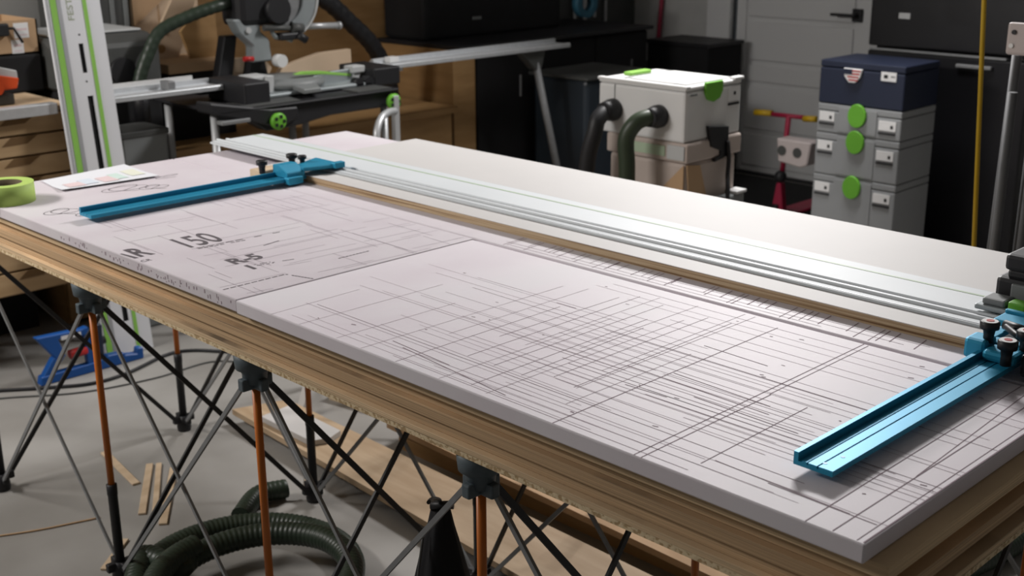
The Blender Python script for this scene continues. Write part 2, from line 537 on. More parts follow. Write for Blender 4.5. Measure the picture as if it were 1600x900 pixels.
for a, b in (((-0.864, 0.053), (-0.60, 0.027)), ((-0.552, 0.245), (-0.285, 0.236)), ((-0.52, 0.401), (-0.394, 0.395)), ((-0.25, 0.062), (-0.05, 0.054)), ((-0.845, 0.398), (-0.798, 0.398)), ((-0.165, 0.055), (-0.014, 0.052)),
             ((-0.48, 0.27), (-0.30, 0.262)), ((-0.40, 0.215), (-0.22, 0.209)), ((-0.9, 0.062), (-0.75, 0.052)), ((-0.503, 0.182), (-0.427, 0.186))):
    dark.quad_line(a, b, 0.0014, ZL + 0.0001)
for i in range(26):
    x, y = random.uniform(-1.2, -0.02), random.uniform(0.03, 0.56)
    dark.quad_line((x, y), (x + random.uniform(.003, .009), y + random.uniform(-.002, .003)), random.uniform(.0015, .003), ZL)
obj('cut_marks', dark, LINE, fr)['kind'] = 'stuff'
obj('faint_cut_marks', faint, LINE2, fr)['kind'] = 'stuff'
# short ticks on the far board in front of the white panel
tick = MB()
for i in range(46):
    x = -1.22 + 1.0 * i / 46 + random.uniform(-.012, .012)
    if random.random() < 0.82:
        tick.quad_line((x, 0.606 + random.uniform(0, .03)), (x - 0.006, 0.676), random.uniform(.0012, .0024), ZL)
for y in (0.615, 0.63, 0.648):
    tick.quad_line((random.uniform(-1.25, -0.9), y), (random.uniform(-.6, -.25), y), 0.001, ZL)
obj('cut_marks', tick, LINE, ff)['kind'] = 'stuff'
# left board: print, doodles, scratches
Y_, X_ = (0, 1, 0), (-1, 0, 0)
obj('printed_number', text_mb('150', (-1.648, 0.134, ZF), 0.086, 0.092, Y_, X_, (0, 0, 1), 0.012), INK, fl)
obj('printed_letter', text_mb('R', (-1.660, 0.024, ZF), 0.034, 0.075, Y_, X_, (0, 0, 1), 0.03), INK, fl)
obj('printed_letter', MB().prism([(-1.712, 0.006, ZF), (-1.712, 0.010, ZF), (-1.658, 0.019, ZF), (-1.658, 0.010, ZF)], (0, 0, 0.0004)), INK, fl)
obj('small_print', text_mb('CR', (-1.622, 0.008, ZF), 0.022, 0.014, Y_, X_, (0, 0, 1)), INK, fl)
obj('printed_number', text_mb('R-5', (-1.472, 0.130, ZF), 0.070, 0.046, Y_, X_, (0, 0, 1), 0.035), INK, fl)
obj('printed_number', text_mb('1', (-1.418, 0.136, ZF), 0.008, 0.036, Y_, X_, (0, 0, 1), 0.03), INK, fl)
fine = MB()
for a, b in (((-1.637, 0.14), (-1.622, 0.343)), ((-1.630, 0.14), (-1.618, 0.25)), ((-1.445, 0.155), (-1.438, 0.19)), ((-1.436, 0.155), (-1.428, 0.19)), ((-1.432, 0.19), (-1.421, 0.235)), ((-1.553, 0.25), (-1.563, 0.296)), ((-1.345, 0.02), (-1.345, 0.16)),
             ((-1.345, 0.16), (-1.28, 0.18)), ((-1.36, 0.3), (-1.36, 0.38))):
    n = 9
    for i in range(n):
        if random.random() < 0.85:
            A, B = Vector(a), Vector(b)
            fine.quad_line(A.lerp(B, i / n), A.lerp(B, (i + 0.8) / n), 0.0035, ZL)
obj('small_print', fine, INK, fl)['kind'] = 'stuff'
scr = MB()
for i in range(70):
    x, y = random.uniform(-2.1, -1.29), random.uniform(0.02, 0.58)
    L = random.uniform(.05, .28)
    if random.random() < 0.55:
        scr.quad_line((x, y), (min(x + L, -1.28), y - L * 0.02), 0.001, ZL)
    else:
        scr.quad_line((x, y), (x + 0.01, min(y + L, 0.59)), 0.001, ZL)
obj('scratches', scr, INKL, fl)['kind'] = 'stuff'


def doodle(cx, cy, rx, ry, turns, seed):
    rnd = random.Random(seed)
    pts = []
    n = 26 * turns
    for i in range(n + 1):
        t = 2 * math.pi * i / 26
        k = 1 - 0.25 * math.sin(2.3 * t)
        pts.append((cx + rx * k * math.cos(t) + 0.02 * i / n, cy + ry * k * math.sin(t) + 0.03 * i / n))
    mb = MB()
    for a, b in zip(pts[:-1], pts[1:]):
        mb.quad_line(a, b, 0.0022, ZL)
    return mb


for k, a in enumerate(((-2.16, 0.075, 0.028, 0.030, 2, 1), (-2.10, 0.10, 0.020, 0.022, 1, 2), (-2.28, 0.30, 0.03, 0.045, 2, 3), (-2.24, 0.36, 0.022, 0.028, 2, 4), (-2.33, 0.45, 0.014, 0.035, 1, 6))):
    obj('pen_doodle', doodle(*a), INK, fl)
# dirt along the near edge of the left board
dirt = MB()
for i in range(60):
    x = random.uniform(-1.98, -1.29)
    z0 = random.uniform(ZF0 + 0.004, ZF - 0.010)
    y = 0.0034
    hgt, wd = random.uniform(.002, .009), random.uniform(.001, .0035)
    dirt.box(x, x + wd, y, y + 0.002, z0, z0 + hgt)
obj('edge_marks', dirt, LINE2, fl)['kind'] = 'stuff'

# ------------------------------------------------------------------ white panel
wp = thing('melamine_sheet', (-1.05, 0.95, ZF), 'white faced plywood panel with brown raw edge lying along the far side', 'panel')
obj('core', MB().box(-2.18, 0.06, 0.680, 1.210, ZF + 0.0003, 0.8985), WHITEEDGE, wp)
obj('white_face', MB().box(-2.18, 0.06, 0.6797, 1.2103, 0.8985, 0.8998), MEL, wp)

# ------------------------------------------------------------------ long guide rail on the panel
gr = thing('guide_rail', (-1.1, 0.84, 0.900), 'long silver aluminium guide rail clamped across the white panel', 'guide rail')
XA, XB = -2.555, 0.20
y0, zb = 0.742, 0.9002
prof = [(0, zb), (0, zb + 0.0035), (0.001, zb + 0.0045), (0.021, zb + 0.0075), (0.0225, zb + 0.0115), (0.0275, zb + 0.0115), (0.029, zb + 0.0045), (0.052, zb + 0.0045), (0.054, zb + 0.0085),
        (0.060, zb + 0.0085), (0.062, zb + 0.0055), (0.183, zb + 0.0055), (0.183, zb)]
obj('extrusion', MB().prism([(XA, y0 + a, z) for a, z in prof], (XB - XA, 0, 0)), ALUW, gr)
obj('slot_floor', MB().box(XA + 0.001, XB, y0 + 0.030, y0 + 0.053, zb + 0.0040, zb + 0.0049), ALUD, gr)
obj('glide_strip', MB().box(XA + 0.001, XB, y0 + 0.146, y0 + 0.152, zb + 0.0054, zb + 0.0062), GREENF, gr)
obj('splinter_guard', MB().box(XA + 0.02, XB, y0 + 0.1832, y0 + 0.193, zb, zb + 0.003), LGREY, gr)
obj('glide_strip', MB().box(XA + 0.001, XB, y0 + 0.004, y0 + 0.0065, zb + 0.0042, zb + 0.0056), ALUD, gr)

# ------------------------------------------------------------------ blue parallel guides


def parallel_guide(cx0, cx1, ya, yb, label, rot=0.0):
    """flat bar with raised lip at its low-x side; slots run along it"""
    r_ = thing('parallel_guide', ((cx0 + cx1) / 2, (ya + yb) / 2, 0.892), label, 'guide bar', 'blue parallel guide bars')
    w_ = cx1 - cx0
    z = 0.892
    pf = [(0, z), (w_, z), (w_, z + 0.008), (w_ * 0.62 + 0.0012, z + 0.008), (w_ * 0.62 + 0.0012, z + 0.004), (w_ * 0.62 - 0.0012, z + 0.004), (w_ * 0.62 - 0.0012, z + 0.008), (w_ * 0.36 + 0.001, z + 0.008),
          (w_ * 0.36 + 0.001, z + 0.005), (w_ * 0.36 - 0.001, z + 0.005), (w_ * 0.36 - 0.001, z + 0.008), (w_ * 0.22, z + 0.008), (w_ * 0.22, z + 0.006), (w_ * 0.12, z + 0.006), (w_ * 0.12, z + 0.018), (0, z + 0.018)]
    obj('bar', MB().prism([(cx0 + a, ya, b) for a, b in pf], (0, yb - ya, 0)), BLUE, r_)
    return r_


def knob(parent, x, y, z, h=0.036, top=True, s=1.0):
    k = obj('knob', MB().lathe((x, y, z), (0, 0, 1), [(0.008 * s, 0), (0.008 * s, h * 0.35), (0.0095 * s, h * 0.62), (0.0145 * s, h * 0.66), (0.0150 * s, h * 0.95), (0.0125 * s, h)], 20), BLACK, parent)
    if top:
        obj('knob_cap', MB().lathe((x, y, z + h), (0, 0, 1), [(0.012 * s, -0.001), (0.012 * s, 0.0006)], 20), WHITE, k)
        obj('knob_dot', MB().lathe((x, y, z + h + 0.0006), (0, 0, 1), [(0.006 * s, -0.0005), (0.006 * s, 0.0006)], 16), RED, k)
    else:
        for a in range(3):
            t = a * 2.09
            pass
    return k


g1 = parallel_guide(-0.161, -0.105, 0.104, 0.676, 'blue anodised guide bar at the right end, beside the red topped knobs')
for ax, ay in ((-0.118, 0.150), (-0.124, 0.118)):
    obj('screw_hole', MB().cyl((ax, ay, 0.8995), (ax, ay, 0.9003), 0.0030, n=12), BLUED, g1)
# carriage block
obj('carriage', MB().box(-0.185, -0.150, 0.612, 0.655, 0.893, 0.926, 0.006).box(-0.150, -0.098, 0.600, 0.640, 0.9005, 0.918, 0.006).box(-0.178, -0.060, 0.640, 0.668, 0.902, 0.920, 0.004), BLUE, g1)
obj('carriage_plate', MB().box(-0.195, 0.03, 0.735, 0.785, 0.9125, 0.924, 0.003).box(-0.195, 0.03, 0.778, 0.788, 0.9128, 0.929, 0.002).box(-0.172, -0.155, 0.66, 0.74, 0.9125, 0.921, 0.002).box(-0.115, -0.09, 0.66, 0.74, 0.9125, 0.921, 0.002), BLUE, g1)
knob(g1, -0.155, 0.632, 0.920, 0.034)
knob(g1, -0.108, 0.592, 0.905, 0.040)
knob(g1, -0.103, 0.645, 0.912, 0.036)
obj('clamp_lever', MB().cyl((-0.150, 0.68, 0.934), (-0.095, 0.635, 0.930), 0.005).cyl((-0.16, 0.70, 0.930), (-0.12, 0.69, 0.930), 0.008), BLACK, g1)
obj('stop_block', MB().box(-0.09, -0.02, 0.60, 0.66, 0.889, 0.925, 0.005), BLACK, g1)

g2 = parallel_guide(-2.046, -1.990, 0.085, 0.676, 'blue anodised guide bar at the left end, with black knobs')
obj('carriage', MB().prism([(-2.05, 0.615, 0.9005), (-1.985, 0.615, 0.9005), (-1.985, 0.615, 0.915), (-2.02, 0.615, 0.932), (-2.05, 0.615, 0.930)], (0, 0.055, 0), 0.002).box(-1.995, -1.972, 0.610, 0.655, 0.886, 0.905, 0.003), BLUE, g2)
obj('carriage_plate', MB().prism([(-2.03, 0.665, 0.9125), (-1.985, 0.665, 0.9125), (-1.955, 0.770, 0.9125), (-2.075, 0.770, 0.9125)], (0, 0, 0.010), 0.002).box(-1.972, -1.952, 0.742, 0.775, 0.912, 0.928, 0.003), BLUE, g2)
knob(g2, -2.075, 0.600, 0.905, 0.034, False)
knob(g2, -2.070, 0.690, 0.912, 0.032, False)
knob(g2, -2.045, 0.705, 0.915, 0.026, False, 0.8)
sb = thing('stop_block', (-2.115, 0.64, ZF), 'small cream block beside the left guide bar', 'block')
obj('block', MB().box(-2.135, -2.085, 0.600, 0.690, ZF, 0.908, 0.003), WOODL, sb)
obj('notch_screw', MB().cyl((-2.11, 0.62, 0.907), (-2.11, 0.62, 0.911), 0.006), BLACK, sb)

# ------------------------------------------------------------------ plunge saw on the rail
ps = thing('track_saw', (-0.08, 0.86, 0.912), 'black plunge saw with green accent standing on the rail', 'saw')
obj('base_plate', MB().box(-0.255, 0.08, 0.795, 0.935, 0.9125, 0.922, 0.003), CASTA, ps)
obj('depth_scale', MB().box(-0.245, -0.205, 0.80, 0.84, 0.922, 0.934, 0.004), MGREY, ps)
obj('saw_body', MB().box(-0.245, 0.06, 0.845, 0.92, 0.922, 0.962, 0.008).box(-0.228, 0.06, 0.85, 0.915, 0.960, 0.976, 0.005).box(-0.233, 0.06, 0.845, 0.92, 0.974, 1.003, 0.007), BLACK, ps)
obj('green_cover', MB().box(-0.215, 0.02, 0.838, 0.846, 0.925, 0.955, 0.003), MGREY, ps)
obj('release_button', MB().box(-0.200, -0.170, 0.798, 0.825, 0.922, 0.936, 0.003), GREEN, ps)
obj('handle', MB().tube([(-0.18, 0.88, 1.0), (-0.16, 0.88, 1.05), (-0.06, 0.88, 1.08), (0.03, 0.88, 1.03), (0.05, 0.88, 0.99)], 0.018), BLACK, ps)

# ------------------------------------------------------------------ tape roll, printed sheet
tp = thing('tape_roll', (-2.345, 0.045, ZF), 'lime green roll of masking tape lying on the left foam board', 'tape')
obj('tape_winding', MB().ring((-2.345, 0.045, ZF + 0.0003), (0, 0, 1), 0.040, 0.066, 0.047, 48), TAPE, tp)
obj('core', MB().ring((-2.345, 0.045, ZF + 0.0003), (0, 0, 1), 0.0365, 0.0398, 0.0465, 40), CARDIN, tp)
pp = thing('paper_sheet', (-2.43, 0.32, ZF), 'white printed sheet with coloured bars beside the green tape roll', 'paper')
PC = [Vector((-2.505, 0.205, 0)), Vector((-2.345, 0.185, 0)), Vector((-2.325, 0.445, 0)), Vector((-2.545, 0.462, 0))]


def pq(u, v, z):
    a = PC[0].lerp(PC[1], u)
    b = PC[3].lerp(PC[2], u)
    p = a.lerp(b, v)
    return (p.x, p.y, z + 0.004 * max(0, u - 0.6) * 2.5 + 0.003 * max(0, 0.25 - v))


sh = MB()
nu, nv = 10, 12
for top in (0, 1):
    g = [[sh.bm.verts.new(pq(i / nu, j / nv, ZF + 0.0008 + 0.0006 * top)) for j in range(nv + 1)] for i in range(nu + 1)]
    for i in range(nu):
        for j in range(nv):
            f = sh.bm.faces.new([g[i][j], g[i + 1][j], g[i + 1][j + 1], g[i][j + 1]])
            f.smooth = True
            if not top:
                f.normal_flip()
obj('sheet', sh, PAPER, pp)


def bar(u0, u1, v0, v1, m):
    mb = MB()
    n = 5
    for i in range(n):
        a, b = u0 + (u1 - u0) * i / n, u0 + (u1 - u0) * (i + 1) / n
        mb.bm.faces.new([mb.bm.verts.new(pq(u, v, ZF + 0.0024)) for u, v in ((a, v0), (b, v0), (b, v1), (a, v1))])
    obj('printed_bar', mb, m, pp)


bar(0.55, 0.90, 0.10, 0.28, PRED)
bar(0.45, 0.85, 0.28, 0.42, PBLU)
bar(0.50, 0.90, 0.46, 0.62, PRED)
bar(0.42, 0.82, 0.62, 0.74, PGRN)
bar(0.35, 0.75, 0.80, 0.95, PYEL)

# ------------------------------------------------------------------ spare guide rail leaning upright
lr = thing('leaning_rail', (-3.36, 0.84, 0), 'wide silver guide rail with two green strips leaning upright against the saw bench', 'guide rail')
Bm = Vector((-3.395, 0.737, 0.002))          # lower corner on the floor
up_ = Vector((-0.106, 0.0, 0.916)).normalized()
rt = Vector((0, 1, 0))
nn = rt.cross(up_).normalized()
LH, LW = 1.75, 0.200


def rp(u, v, n_=0.0):
    return Bm + rt * u + up_ * v + nn * n_


def rbox(u0, u1, v0, v1, n0, n1, m, name, parent=None):
    return obj(name, MB().prism([rp(u0, v0, n0), rp(u1, v0, n0), rp(u1, v1, n0), rp(u0, v1, n0)], nn * (n1 - n0)), m, parent or lr)


# body is split around its through slots
for v0, v1 in ((0, 0.12), (0.935, 1.015), (1.115, LH)):
    rbox(0.0, LW, v0, v1, 0, 0.006, RAILW, 'extrusion')
for v0, v1, u0, u1 in ((0.12, 0.935, 0.100, 0.122), (1.015, 1.115, 0.098, 0.116)):
    rbox(0.0, u0, v0, v1, 0, 0.006, RAILW, 'extrusion')
    rbox(u1, LW, v0, v1, 0, 0.006, RAILW, 'extrusion')
rbox(0.095, 0.127, 0.11, 0.945, -0.003, -0.0005, BLACKM, 'slot_backing')
rbox(0.093, 0.121, 1.005, 1.125, -0.003, -0.0005, BLACKM, 'slot_backing')
rbox(0.008, 0.012, 0, LH, 0.006, 0.008, ALUD, 'groove_strip')
rbox(0.020, 0.040, 0, LH, 0.006, 0.0085, GREENS, 'glide_strip')
rbox(0.042, 0.057, 0, LH, 0.006, 0.0072, ALUD, 'groove_strip')
rbox(0.136, 0.149, 0, LH, 0.006, 0.0085, GREENS, 'glide_strip')
for v in (0.985, 1.145):
    rbox(0.103, 0.109, v - 0.003, v + 0.003, 0.006, 0.0066, BLACK, 'rivet')
obj('rail_lettering', text_mb('FESTOOL', rp(0.098, 1.195, 0.0062), 0.155, 0.022, up_, -rt, nn, 0.01), TEXTG, lr)
# ------------------------------------------------------------------ drawer bench on the left
db = thing('drawer_bench', (-3.95, -0.1, 0), 'plywood drawer bench with slanted finger pulls at the left edge', 'drawer cabinet')
obj('carcass', MB().box(-4.44, -3.58, -1.2, 0.80, 0.255, 0.885), WOODD, db)
obj('toe_kick', MB().box(-4.40, -3.93, -1.15, 0.75, 0.0, 0.255), BLACKM, db)
zs = [0.885, 0.815, 0.742, 0.668, 0.590, 0.512, 0.43, 0.345, 0.26]
for a, b in zip(zs[1:], zs[:-1]):
    for ya, yb in ((-0.62, 0.085), (0.095, 0.80)):
        dd = obj('drawer', MB().box(-3.579, -3.556, ya, yb, a + 0.004, b - 0.004, 0.002), WOODD, db)
        yc = yb - 0.205
        z1 = b - 0.0035
        obj('finger_pull', MB().prism([(-3.5548, yc - 0.055, z1 - 0.028), (-3.5548, yc + 0.035, z1 - 0.026), (-3.5548, yc + 0.075, z1), (-3.5548, yc - 0.02, z1)], (-0.001, 0, 0)), PULL, dd)  # flat patch on the drawer front, recess shadow put into its colour
obj('worktop', MB().box(-4.46, -3.56, -1.2, 0.81, 0.885, 0.903, 0.002), PLYFACE, db)
obj('edge_rail', MB().box(-3.56, -3.515, -1.2, 0.735, 0.880, 0.918, 0.003), ALU, db)

# things on the bench
tc = thing('tool_chest', (-4.05, 0.72, 0.903), 'low black case on the drawer bench under the cardboard box', 'case')
obj('case_body', MB().box(-4.30, -3.93, 0.45, 0.885, 0.9035, 1.040, 0.008), BLACKM, tc)
obj('case_latch', MB().box(-3.93, -3.922, 0.62, 0.66, 0.96, 1.0, 0.002), BLACK, tc)
cb = thing('cardboard_box', (-4.06, 0.75, 1.041), 'open cardboard box with pink and white labels, on the black case', 'box')
obj('box_walls', MB().box(-3.956, -3.95, 0.58, 0.89, 1.042, 1.165).box(-4.25, -4.244, 0.58, 0.89, 1.042, 1.165).box(-4.25, -3.95, 0.58, 0.586, 1.042, 1.165).box(-4.25, -3.95, 0.884, 0.89, 1.042, 1.165).box(-4.25, -3.95, 0.58, 0.89, 1.042, 1.048), CARD, cb)
obj('flap', MB().prism([(-4.25, 0.60, 1.165), (-4.25, 0.88, 1.165), (-4.33, 0.87, 1.225), (-4.33, 0.62, 1.225)], (0.004, 0, 0.003)), MGREY, cb)
for a, b, c, d in ((0.80, 0.855, 1.10, 1.155), (0.785, 0.83, 1.046, 1.095)):
    lb = obj('shipping_label', MB().box(-3.95, -3.9492, a, b, c, d), WHITE, cb)
    obj('label_stripe', MB().box(-3.9492, -3.9488, a + 0.008, b - 0.006, (c + d) / 2, (c + d) / 2 + 0.008), PRED, lb)
    obj('label_stripe', MB().box(-3.9492, -3.9488, a + 0.008, b - 0.006, (c + d) / 2 - 0.018, (c + d) / 2 - 0.014), PRED, lb)
hx = thing('bracket_tool', (-3.93, 0.78, 1.09), 'black bent tool hooked over the front of the cardboard box', 'tool')
obj('tool_head', MB().box(-3.947, -3.925, 0.60, 0.775, 1.112, 1.158, 0.006), BLACK, hx)
obj('bent_arm', MB().tube([(-3.935, 0.76, 1.140), (-3.935, 0.795, 1.138), (-3.935, 0.805, 1.118), (-3.935, 0.822, 1.085)], 0.005, smooth_path=False), BLACK, hx)
ot = thing('orange_tool', (-3.72, 0.60, 0.903), 'grey and orange red hand tool lying on the drawer bench', 'power tool')
obj('tool_body', MB().prism([(-3.78, 0.40, 0.935), (-3.78, 0.692, 0.965), (-3.78, 0.692, 1.015), (-3.78, 0.62, 1.036), (-3.78, 0.40, 1.045)], (0.07, 0, 0), 0.004), LGREY, ot)
obj('orange_nose', MB().prism([(-3.709, 0.45, 0.942), (-3.709, 0.680, 0.955), (-3.709, 0.690, 0.990), (-3.709, 0.62, 1.006), (-3.709, 0.45, 1.006)], (0.012, 0, 0), 0.003).cyl((-3.705, 0.60, 0.965), (-3.675, 0.60, 0.965), 0.025), ORED, ot)
obj('tool_foot', MB().box(-3.79, -3.68, 0.42, 0.66, 0.9035, 0.942, 0.006), DGREY, ot)

# ------------------------------------------------------------------ low back bench and vacuum behind the left extension
lb_ = thing('low_wall_bench', (-4.2, 2.0, 0), 'low brown plywood bench along the wall behind the mitre saw', 'bench')
obj('bench_top', MB().box(-4.468, -3.80, 0.835, 2.86, 0.60, 0.628, 0.002), WOODM, lb_)
obj('bench_front', MB().box(-3.86, -3.84, 0.84, 2.85, 0.02, 0.60), WOODM, lb_)
for y in (0.86, 1.5, 2.15, 2.82):
    obj('bench_leg', MB().box(-4.44, -3.87, y - 0.02, y + 0.02, 0, 0.60), WOODM, lb_)
vx = thing('dust_extractor', (-4.05, 1.12, 0.628), 'dark grey dust extractor with sloping top behind the leaning rail', 'vacuum')
obj('lower_body', MB().box(-4.28, -3.86, 0.91, 1.33, 0.629, 0.90, 0.02), BLACKM, vx)
obj('upper_body', MB().prism([(-4.30, 0.90, 0.90), (-3.86, 0.90, 0.90), (-3.86, 0.90, 1.055), (-3.93, 0.90, 1.09), (-4.30, 0.90, 1.10)], (0, 0.435, 0), 0.012), DGREY, vx)
obj('top_tray', MB().box(-4.26, -3.95, 0.93, 1.31, 1.093, 1.102, 0.004), LGREY, vx)
obj('inlet_port', MB().cyl((-3.86, 1.165, 0.955), (-3.845, 1.165, 0.955), 0.052, n=28), BLACK, vx)
bx2 = thing('grey_panel_case', (-4.34, 1.33, 0.628), 'tall dark grey ribbed case standing behind the dust extractor', 'case')
obj('case_body', MB().box(-4.44, -4.31, 1.12, 1.46, 0.629, 1.45, 0.01), DGREY, bx2)
for y in (1.17, 1.24, 1.37, 1.43):
    obj('rib', MB().box(-4.312, -4.303, y, y + 0.02, 0.75, 1.44, 0.003), MGREY, bx2)
vh = obj('suction_hose', MB().tube([(-3.80, 1.20, 0.88), (-3.80, 1.205, 0.93), (-3.80, 1.25, 1.02), (-3.80, 1.31, 1.10), (-3.78, 1.43, 1.150), (-3.765, 1.53, 1.178), (-3.765, 1.598, 1.190)], 0.025, 14, 0.008, 0.0012), HOSEG)
tag(vh, 'dark green suction hose arching up from the extractor to the saw', 'hose')
el = thing('hose_cuff', (-3.79, 1.2, 0.628), 'black hose cuff standing below the green arching hose', 'hose end')
obj('cuff', MB().cyl((-3.80, 1.20, 0.76), (-3.80, 1.20, 0.895), 0.031).cyl((-3.80, 1.20, 0.629), (-3.80, 1.20, 0.76), 0.028), BLACK, el)
# cardboard and jigs between extractor and saw
c2 = thing('cardboard_carton', (-4.38, 1.66, 0.628), 'tall tan cardboard carton with folded flap behind the green hose', 'box')
obj('carton_walls', MB().box(-4.46, -4.33, 1.475, 1.80, 0.629, 1.30, 0.003), CARDL, c2)
obj('carton_seam', MB().box(-4.331, -4.328, 1.60, 1.607, 0.63, 1.30), CARD, c2)
obj('flap', MB().prism([(-4.328, 1.48, 1.07), (-4.328, 1.66, 1.20), (-4.328, 1.62, 1.25), (-4.328, 1.48, 1.20)], (0.005, 0, 0)), CARD, c2)
jg = thing('plywood_jig', (-4.1, 1.6, 0.628), 'plywood jig box with pale lid and hole under the hose', 'jig')
obj('jig_body', MB().box(-4.25, -3.98, 1.43, 1.73, 0.629, 0.905), BLACKM, jg)
obj('jig_lid', MB().box(-4.28, -3.96, 1.42, 1.74, 0.906, 0.945, 0.003), CARD, jg)
obj('jig_upright', MB().prism([(-4.20, 1.44, 0.945), (-4.20, 1.60, 0.945), (-4.20, 1.70, 1.18), (-4.20, 1.60, 1.20)], (0.018, 0, 0)), CARDL, jg)
obj('jig_brace', MB().prism([(-4.10, 1.60, 0.945), (-4.10, 1.73, 0.945), (-4.10, 1.73, 1.15), (-4.10, 1.62, 1.12), (-4.10, 1.56, 1.06)], (0.02, 0, 0)), WOODM, jg)
obj('jig_hole', MB().cyl((-4.1815, 1.52, 0.985), (-4.180, 1.52, 0.985), 0.018), WOODM, jg)
obj('jig_screw', MB().cyl((-4.1815, 1.535, 1.05), (-4.176, 1.535, 1.05), 0.008), WHITE, jg)

# ------------------------------------------------------------------ mitre saw station
ms = thing('saw_stand', (-3.5, 1.7, 0), 'black saw stand with green knobs and silver tube legs', 'saw stand')
obj('side_wing', MB().prism([(-3.30, 1.20, 0.885), (-3.30, 1.46, 0.835), (-3.30, 1.58, 0.830), (-3.30, 1.585, 0.79), (-3.30, 1.50, 0.757), (-3.30, 1.36, 0.800), (-3.30, 1.20, 0.845)], (-0.10, 0, 0), 0.006), BLACK, ms)
obj('front_beam', MB().prism([(-3.32, 1.30, 0.838), (-3.32, 2.06, 0.838), (-3.32, 2.06, 0.775), (-3.32, 1.75, 0.775), (-3.32, 1.60, 0.755), (-3.32, 1.45, 0.750)], (-0.06, 0, 0), 0.005), BLACK, ms)
obj('top_tray', MB().box(-3.78, -3.30, 1.24, 2.08, 0.838, 0.848, 0.004), BLACK, ms)
obj('tray_pad', MB().prism([(-3.31, 1.36, 0.8485), (-3.31, 1.60, 0.8485), (-3.42, 1.62, 0.8485), (-3.45, 1.36, 0.8485)], (0, 0, 0.004)), DGREY, ms)
obj('tray_pad', MB().box(-3.42, -3.31, 1.88, 2.05, 0.8485, 0.853), DGREY, ms)
for y, z in ((1.475, 0.789), (2.035, 0.80)):
    k = obj('green_knob', MB().lathe((-3.298, y, z), (1, 0, 0), [(0.012, 0), (0.030, 0.004), (0.033, 0.02), (0.028, 0.026), (0.010, 0.027)], 20), GREEN, ms)
    for a in range(5):
        t = a * 2 * math.pi / 5
        obj('knob_recess', MB().box(-3.2715, -3.2695, y + 0.019 * math.cos(t) - 0.006, y + 0.019 * math.cos(t) + 0.006, z + 0.019 * math.sin(t) - 0.006, z + 0.019 * math.sin(t) + 0.006), BLACK, k)
obj('end_block', MB().box(-3.62, -3.36, 1.387, 1.50, 0.849, 0.93, 0.006), BLACK, ms)
obj('end_block', MB().box(-3.66, -3.42, 2.05, 2.188, 0.845, 0.918, 0.006), BLACK, ms)
for (x, y) in ((-3.36, 1.25), (-3.36, 2.045), (-3.74, 1.28), (-3.74, 1.92), (-3.52, 1.70)):
    obj('tube_leg', MB().cyl((x, y, 0.0), (x, y, 0.84), 0.015), TUBEW, ms)
obj('square_post', MB().box(-3.29, -3.265, 2.025, 2.05, 0.0, 0.825, 0.003), TUBEW, ms)
obj('push_handle', MB().tube([(-3.27, 2.03, 0.762), (-3.25, 1.985, 0.768), (-3.22, 1.92, 0.757), (-3.20, 1.88, 0.72), (-3.19, 1.865, 0.66), (-3.19, 1.86, 0.45)], 0.0145), TUBEW, ms)
obj('brake_arm', MB().box(-3.33, -3.29, 1.24, 1.36, 0.800, 0.815, 0.003), STEEL, ms)

mk = thing('mitre_saw', (-3.62, 1.72, 0.849), 'sliding mitre saw with grey blade guard, black motor and lime green fence edge', 'mitre saw')
obj('base_casting', MB().box(-3.80, -3.42, 1.46, 2.04, 0.853, 0.868, 0.005), CASTA, mk)
obj('turntable', MB().lathe((-3.58, 1.72, 0.868), (0, 0, 1), [(0.150, 0), (0.158, 0.012), (0.158, 0.024), (0.145, 0.035), (0.05, 0.037)], 40), MGREY, mk)
obj('table_arm', MB().prism([(-3.46, 1.66, 0.872), (-3.34, 1.64, 0.866), (-3.34, 1.72, 0.866), (-3.46, 1.78, 0.872)], (0, 0, 0.018), 0.003), MGREY, mk)
obj('fence_left', MB().box(-3.60, -3.50, 1.515, 1.60, 0.868, 0.929, 0.004).box(-3.50, -3.48, 1.57, 1.60, 0.862, 0.930, 0.003), LGREY, mk)
obj('fence_right', MB().prism([(-3.50, 1.80, 0.872), (-3.50, 1.99, 0.850), (-3.50, 2.03, 0.888), (-3.50, 2.035, 0.918), (-3.50, 1.90, 0.915), (-3.50, 1.80, 0.905)], (-0.02, 0, 0), 0.003), CASTA, mk)
obj('fence_edge', MB().prism([(-3.499, 1.72, 0.918), (-3.499, 1.85, 0.908), (-3.499, 1.99, 0.887), (-3.499, 1.99, 0.897), (-3.499, 1.85, 0.920), (-3.499, 1.76, 0.926)], (-0.03, 0, 0), 0.001), GREENS, mk)
obj('fence_cap', MB().box(-3.54, -3.48, 1.985, 2.05, 0.900, 0.928, 0.004).prism([(-3.49, 1.99, 0.85), (-3.49, 2.02, 0.87), (-3.49, 2.035, 0.90), (-3.49, 2.0, 0.90)], (-0.02, 0, 0)), LGREY, mk)
obj('bevel_knob', MB().cyl((-3.46, 1.975, 0.868), (-3.42, 1.975, 0.868), 0.020).cyl((-3.46, 2.025, 0.866), (-3.42, 2.025, 0.866), 0.024), BLACK, mk)
obj('pivot_column', MB().prism([(-3.70, 1.572, 1.130), (-3.70, 1.70, 1.130), (-3.70, 1.70, 1.075), (-3.70, 1.74, 1.040), (-3.70, 1.748, 0.955), (-3.70, 1.655, 0.955), (-3.70, 1.660, 1.02), (-3.70, 1.60, 1.075)], (-0.06, 0, 0), 0.006), CASTA, mk)
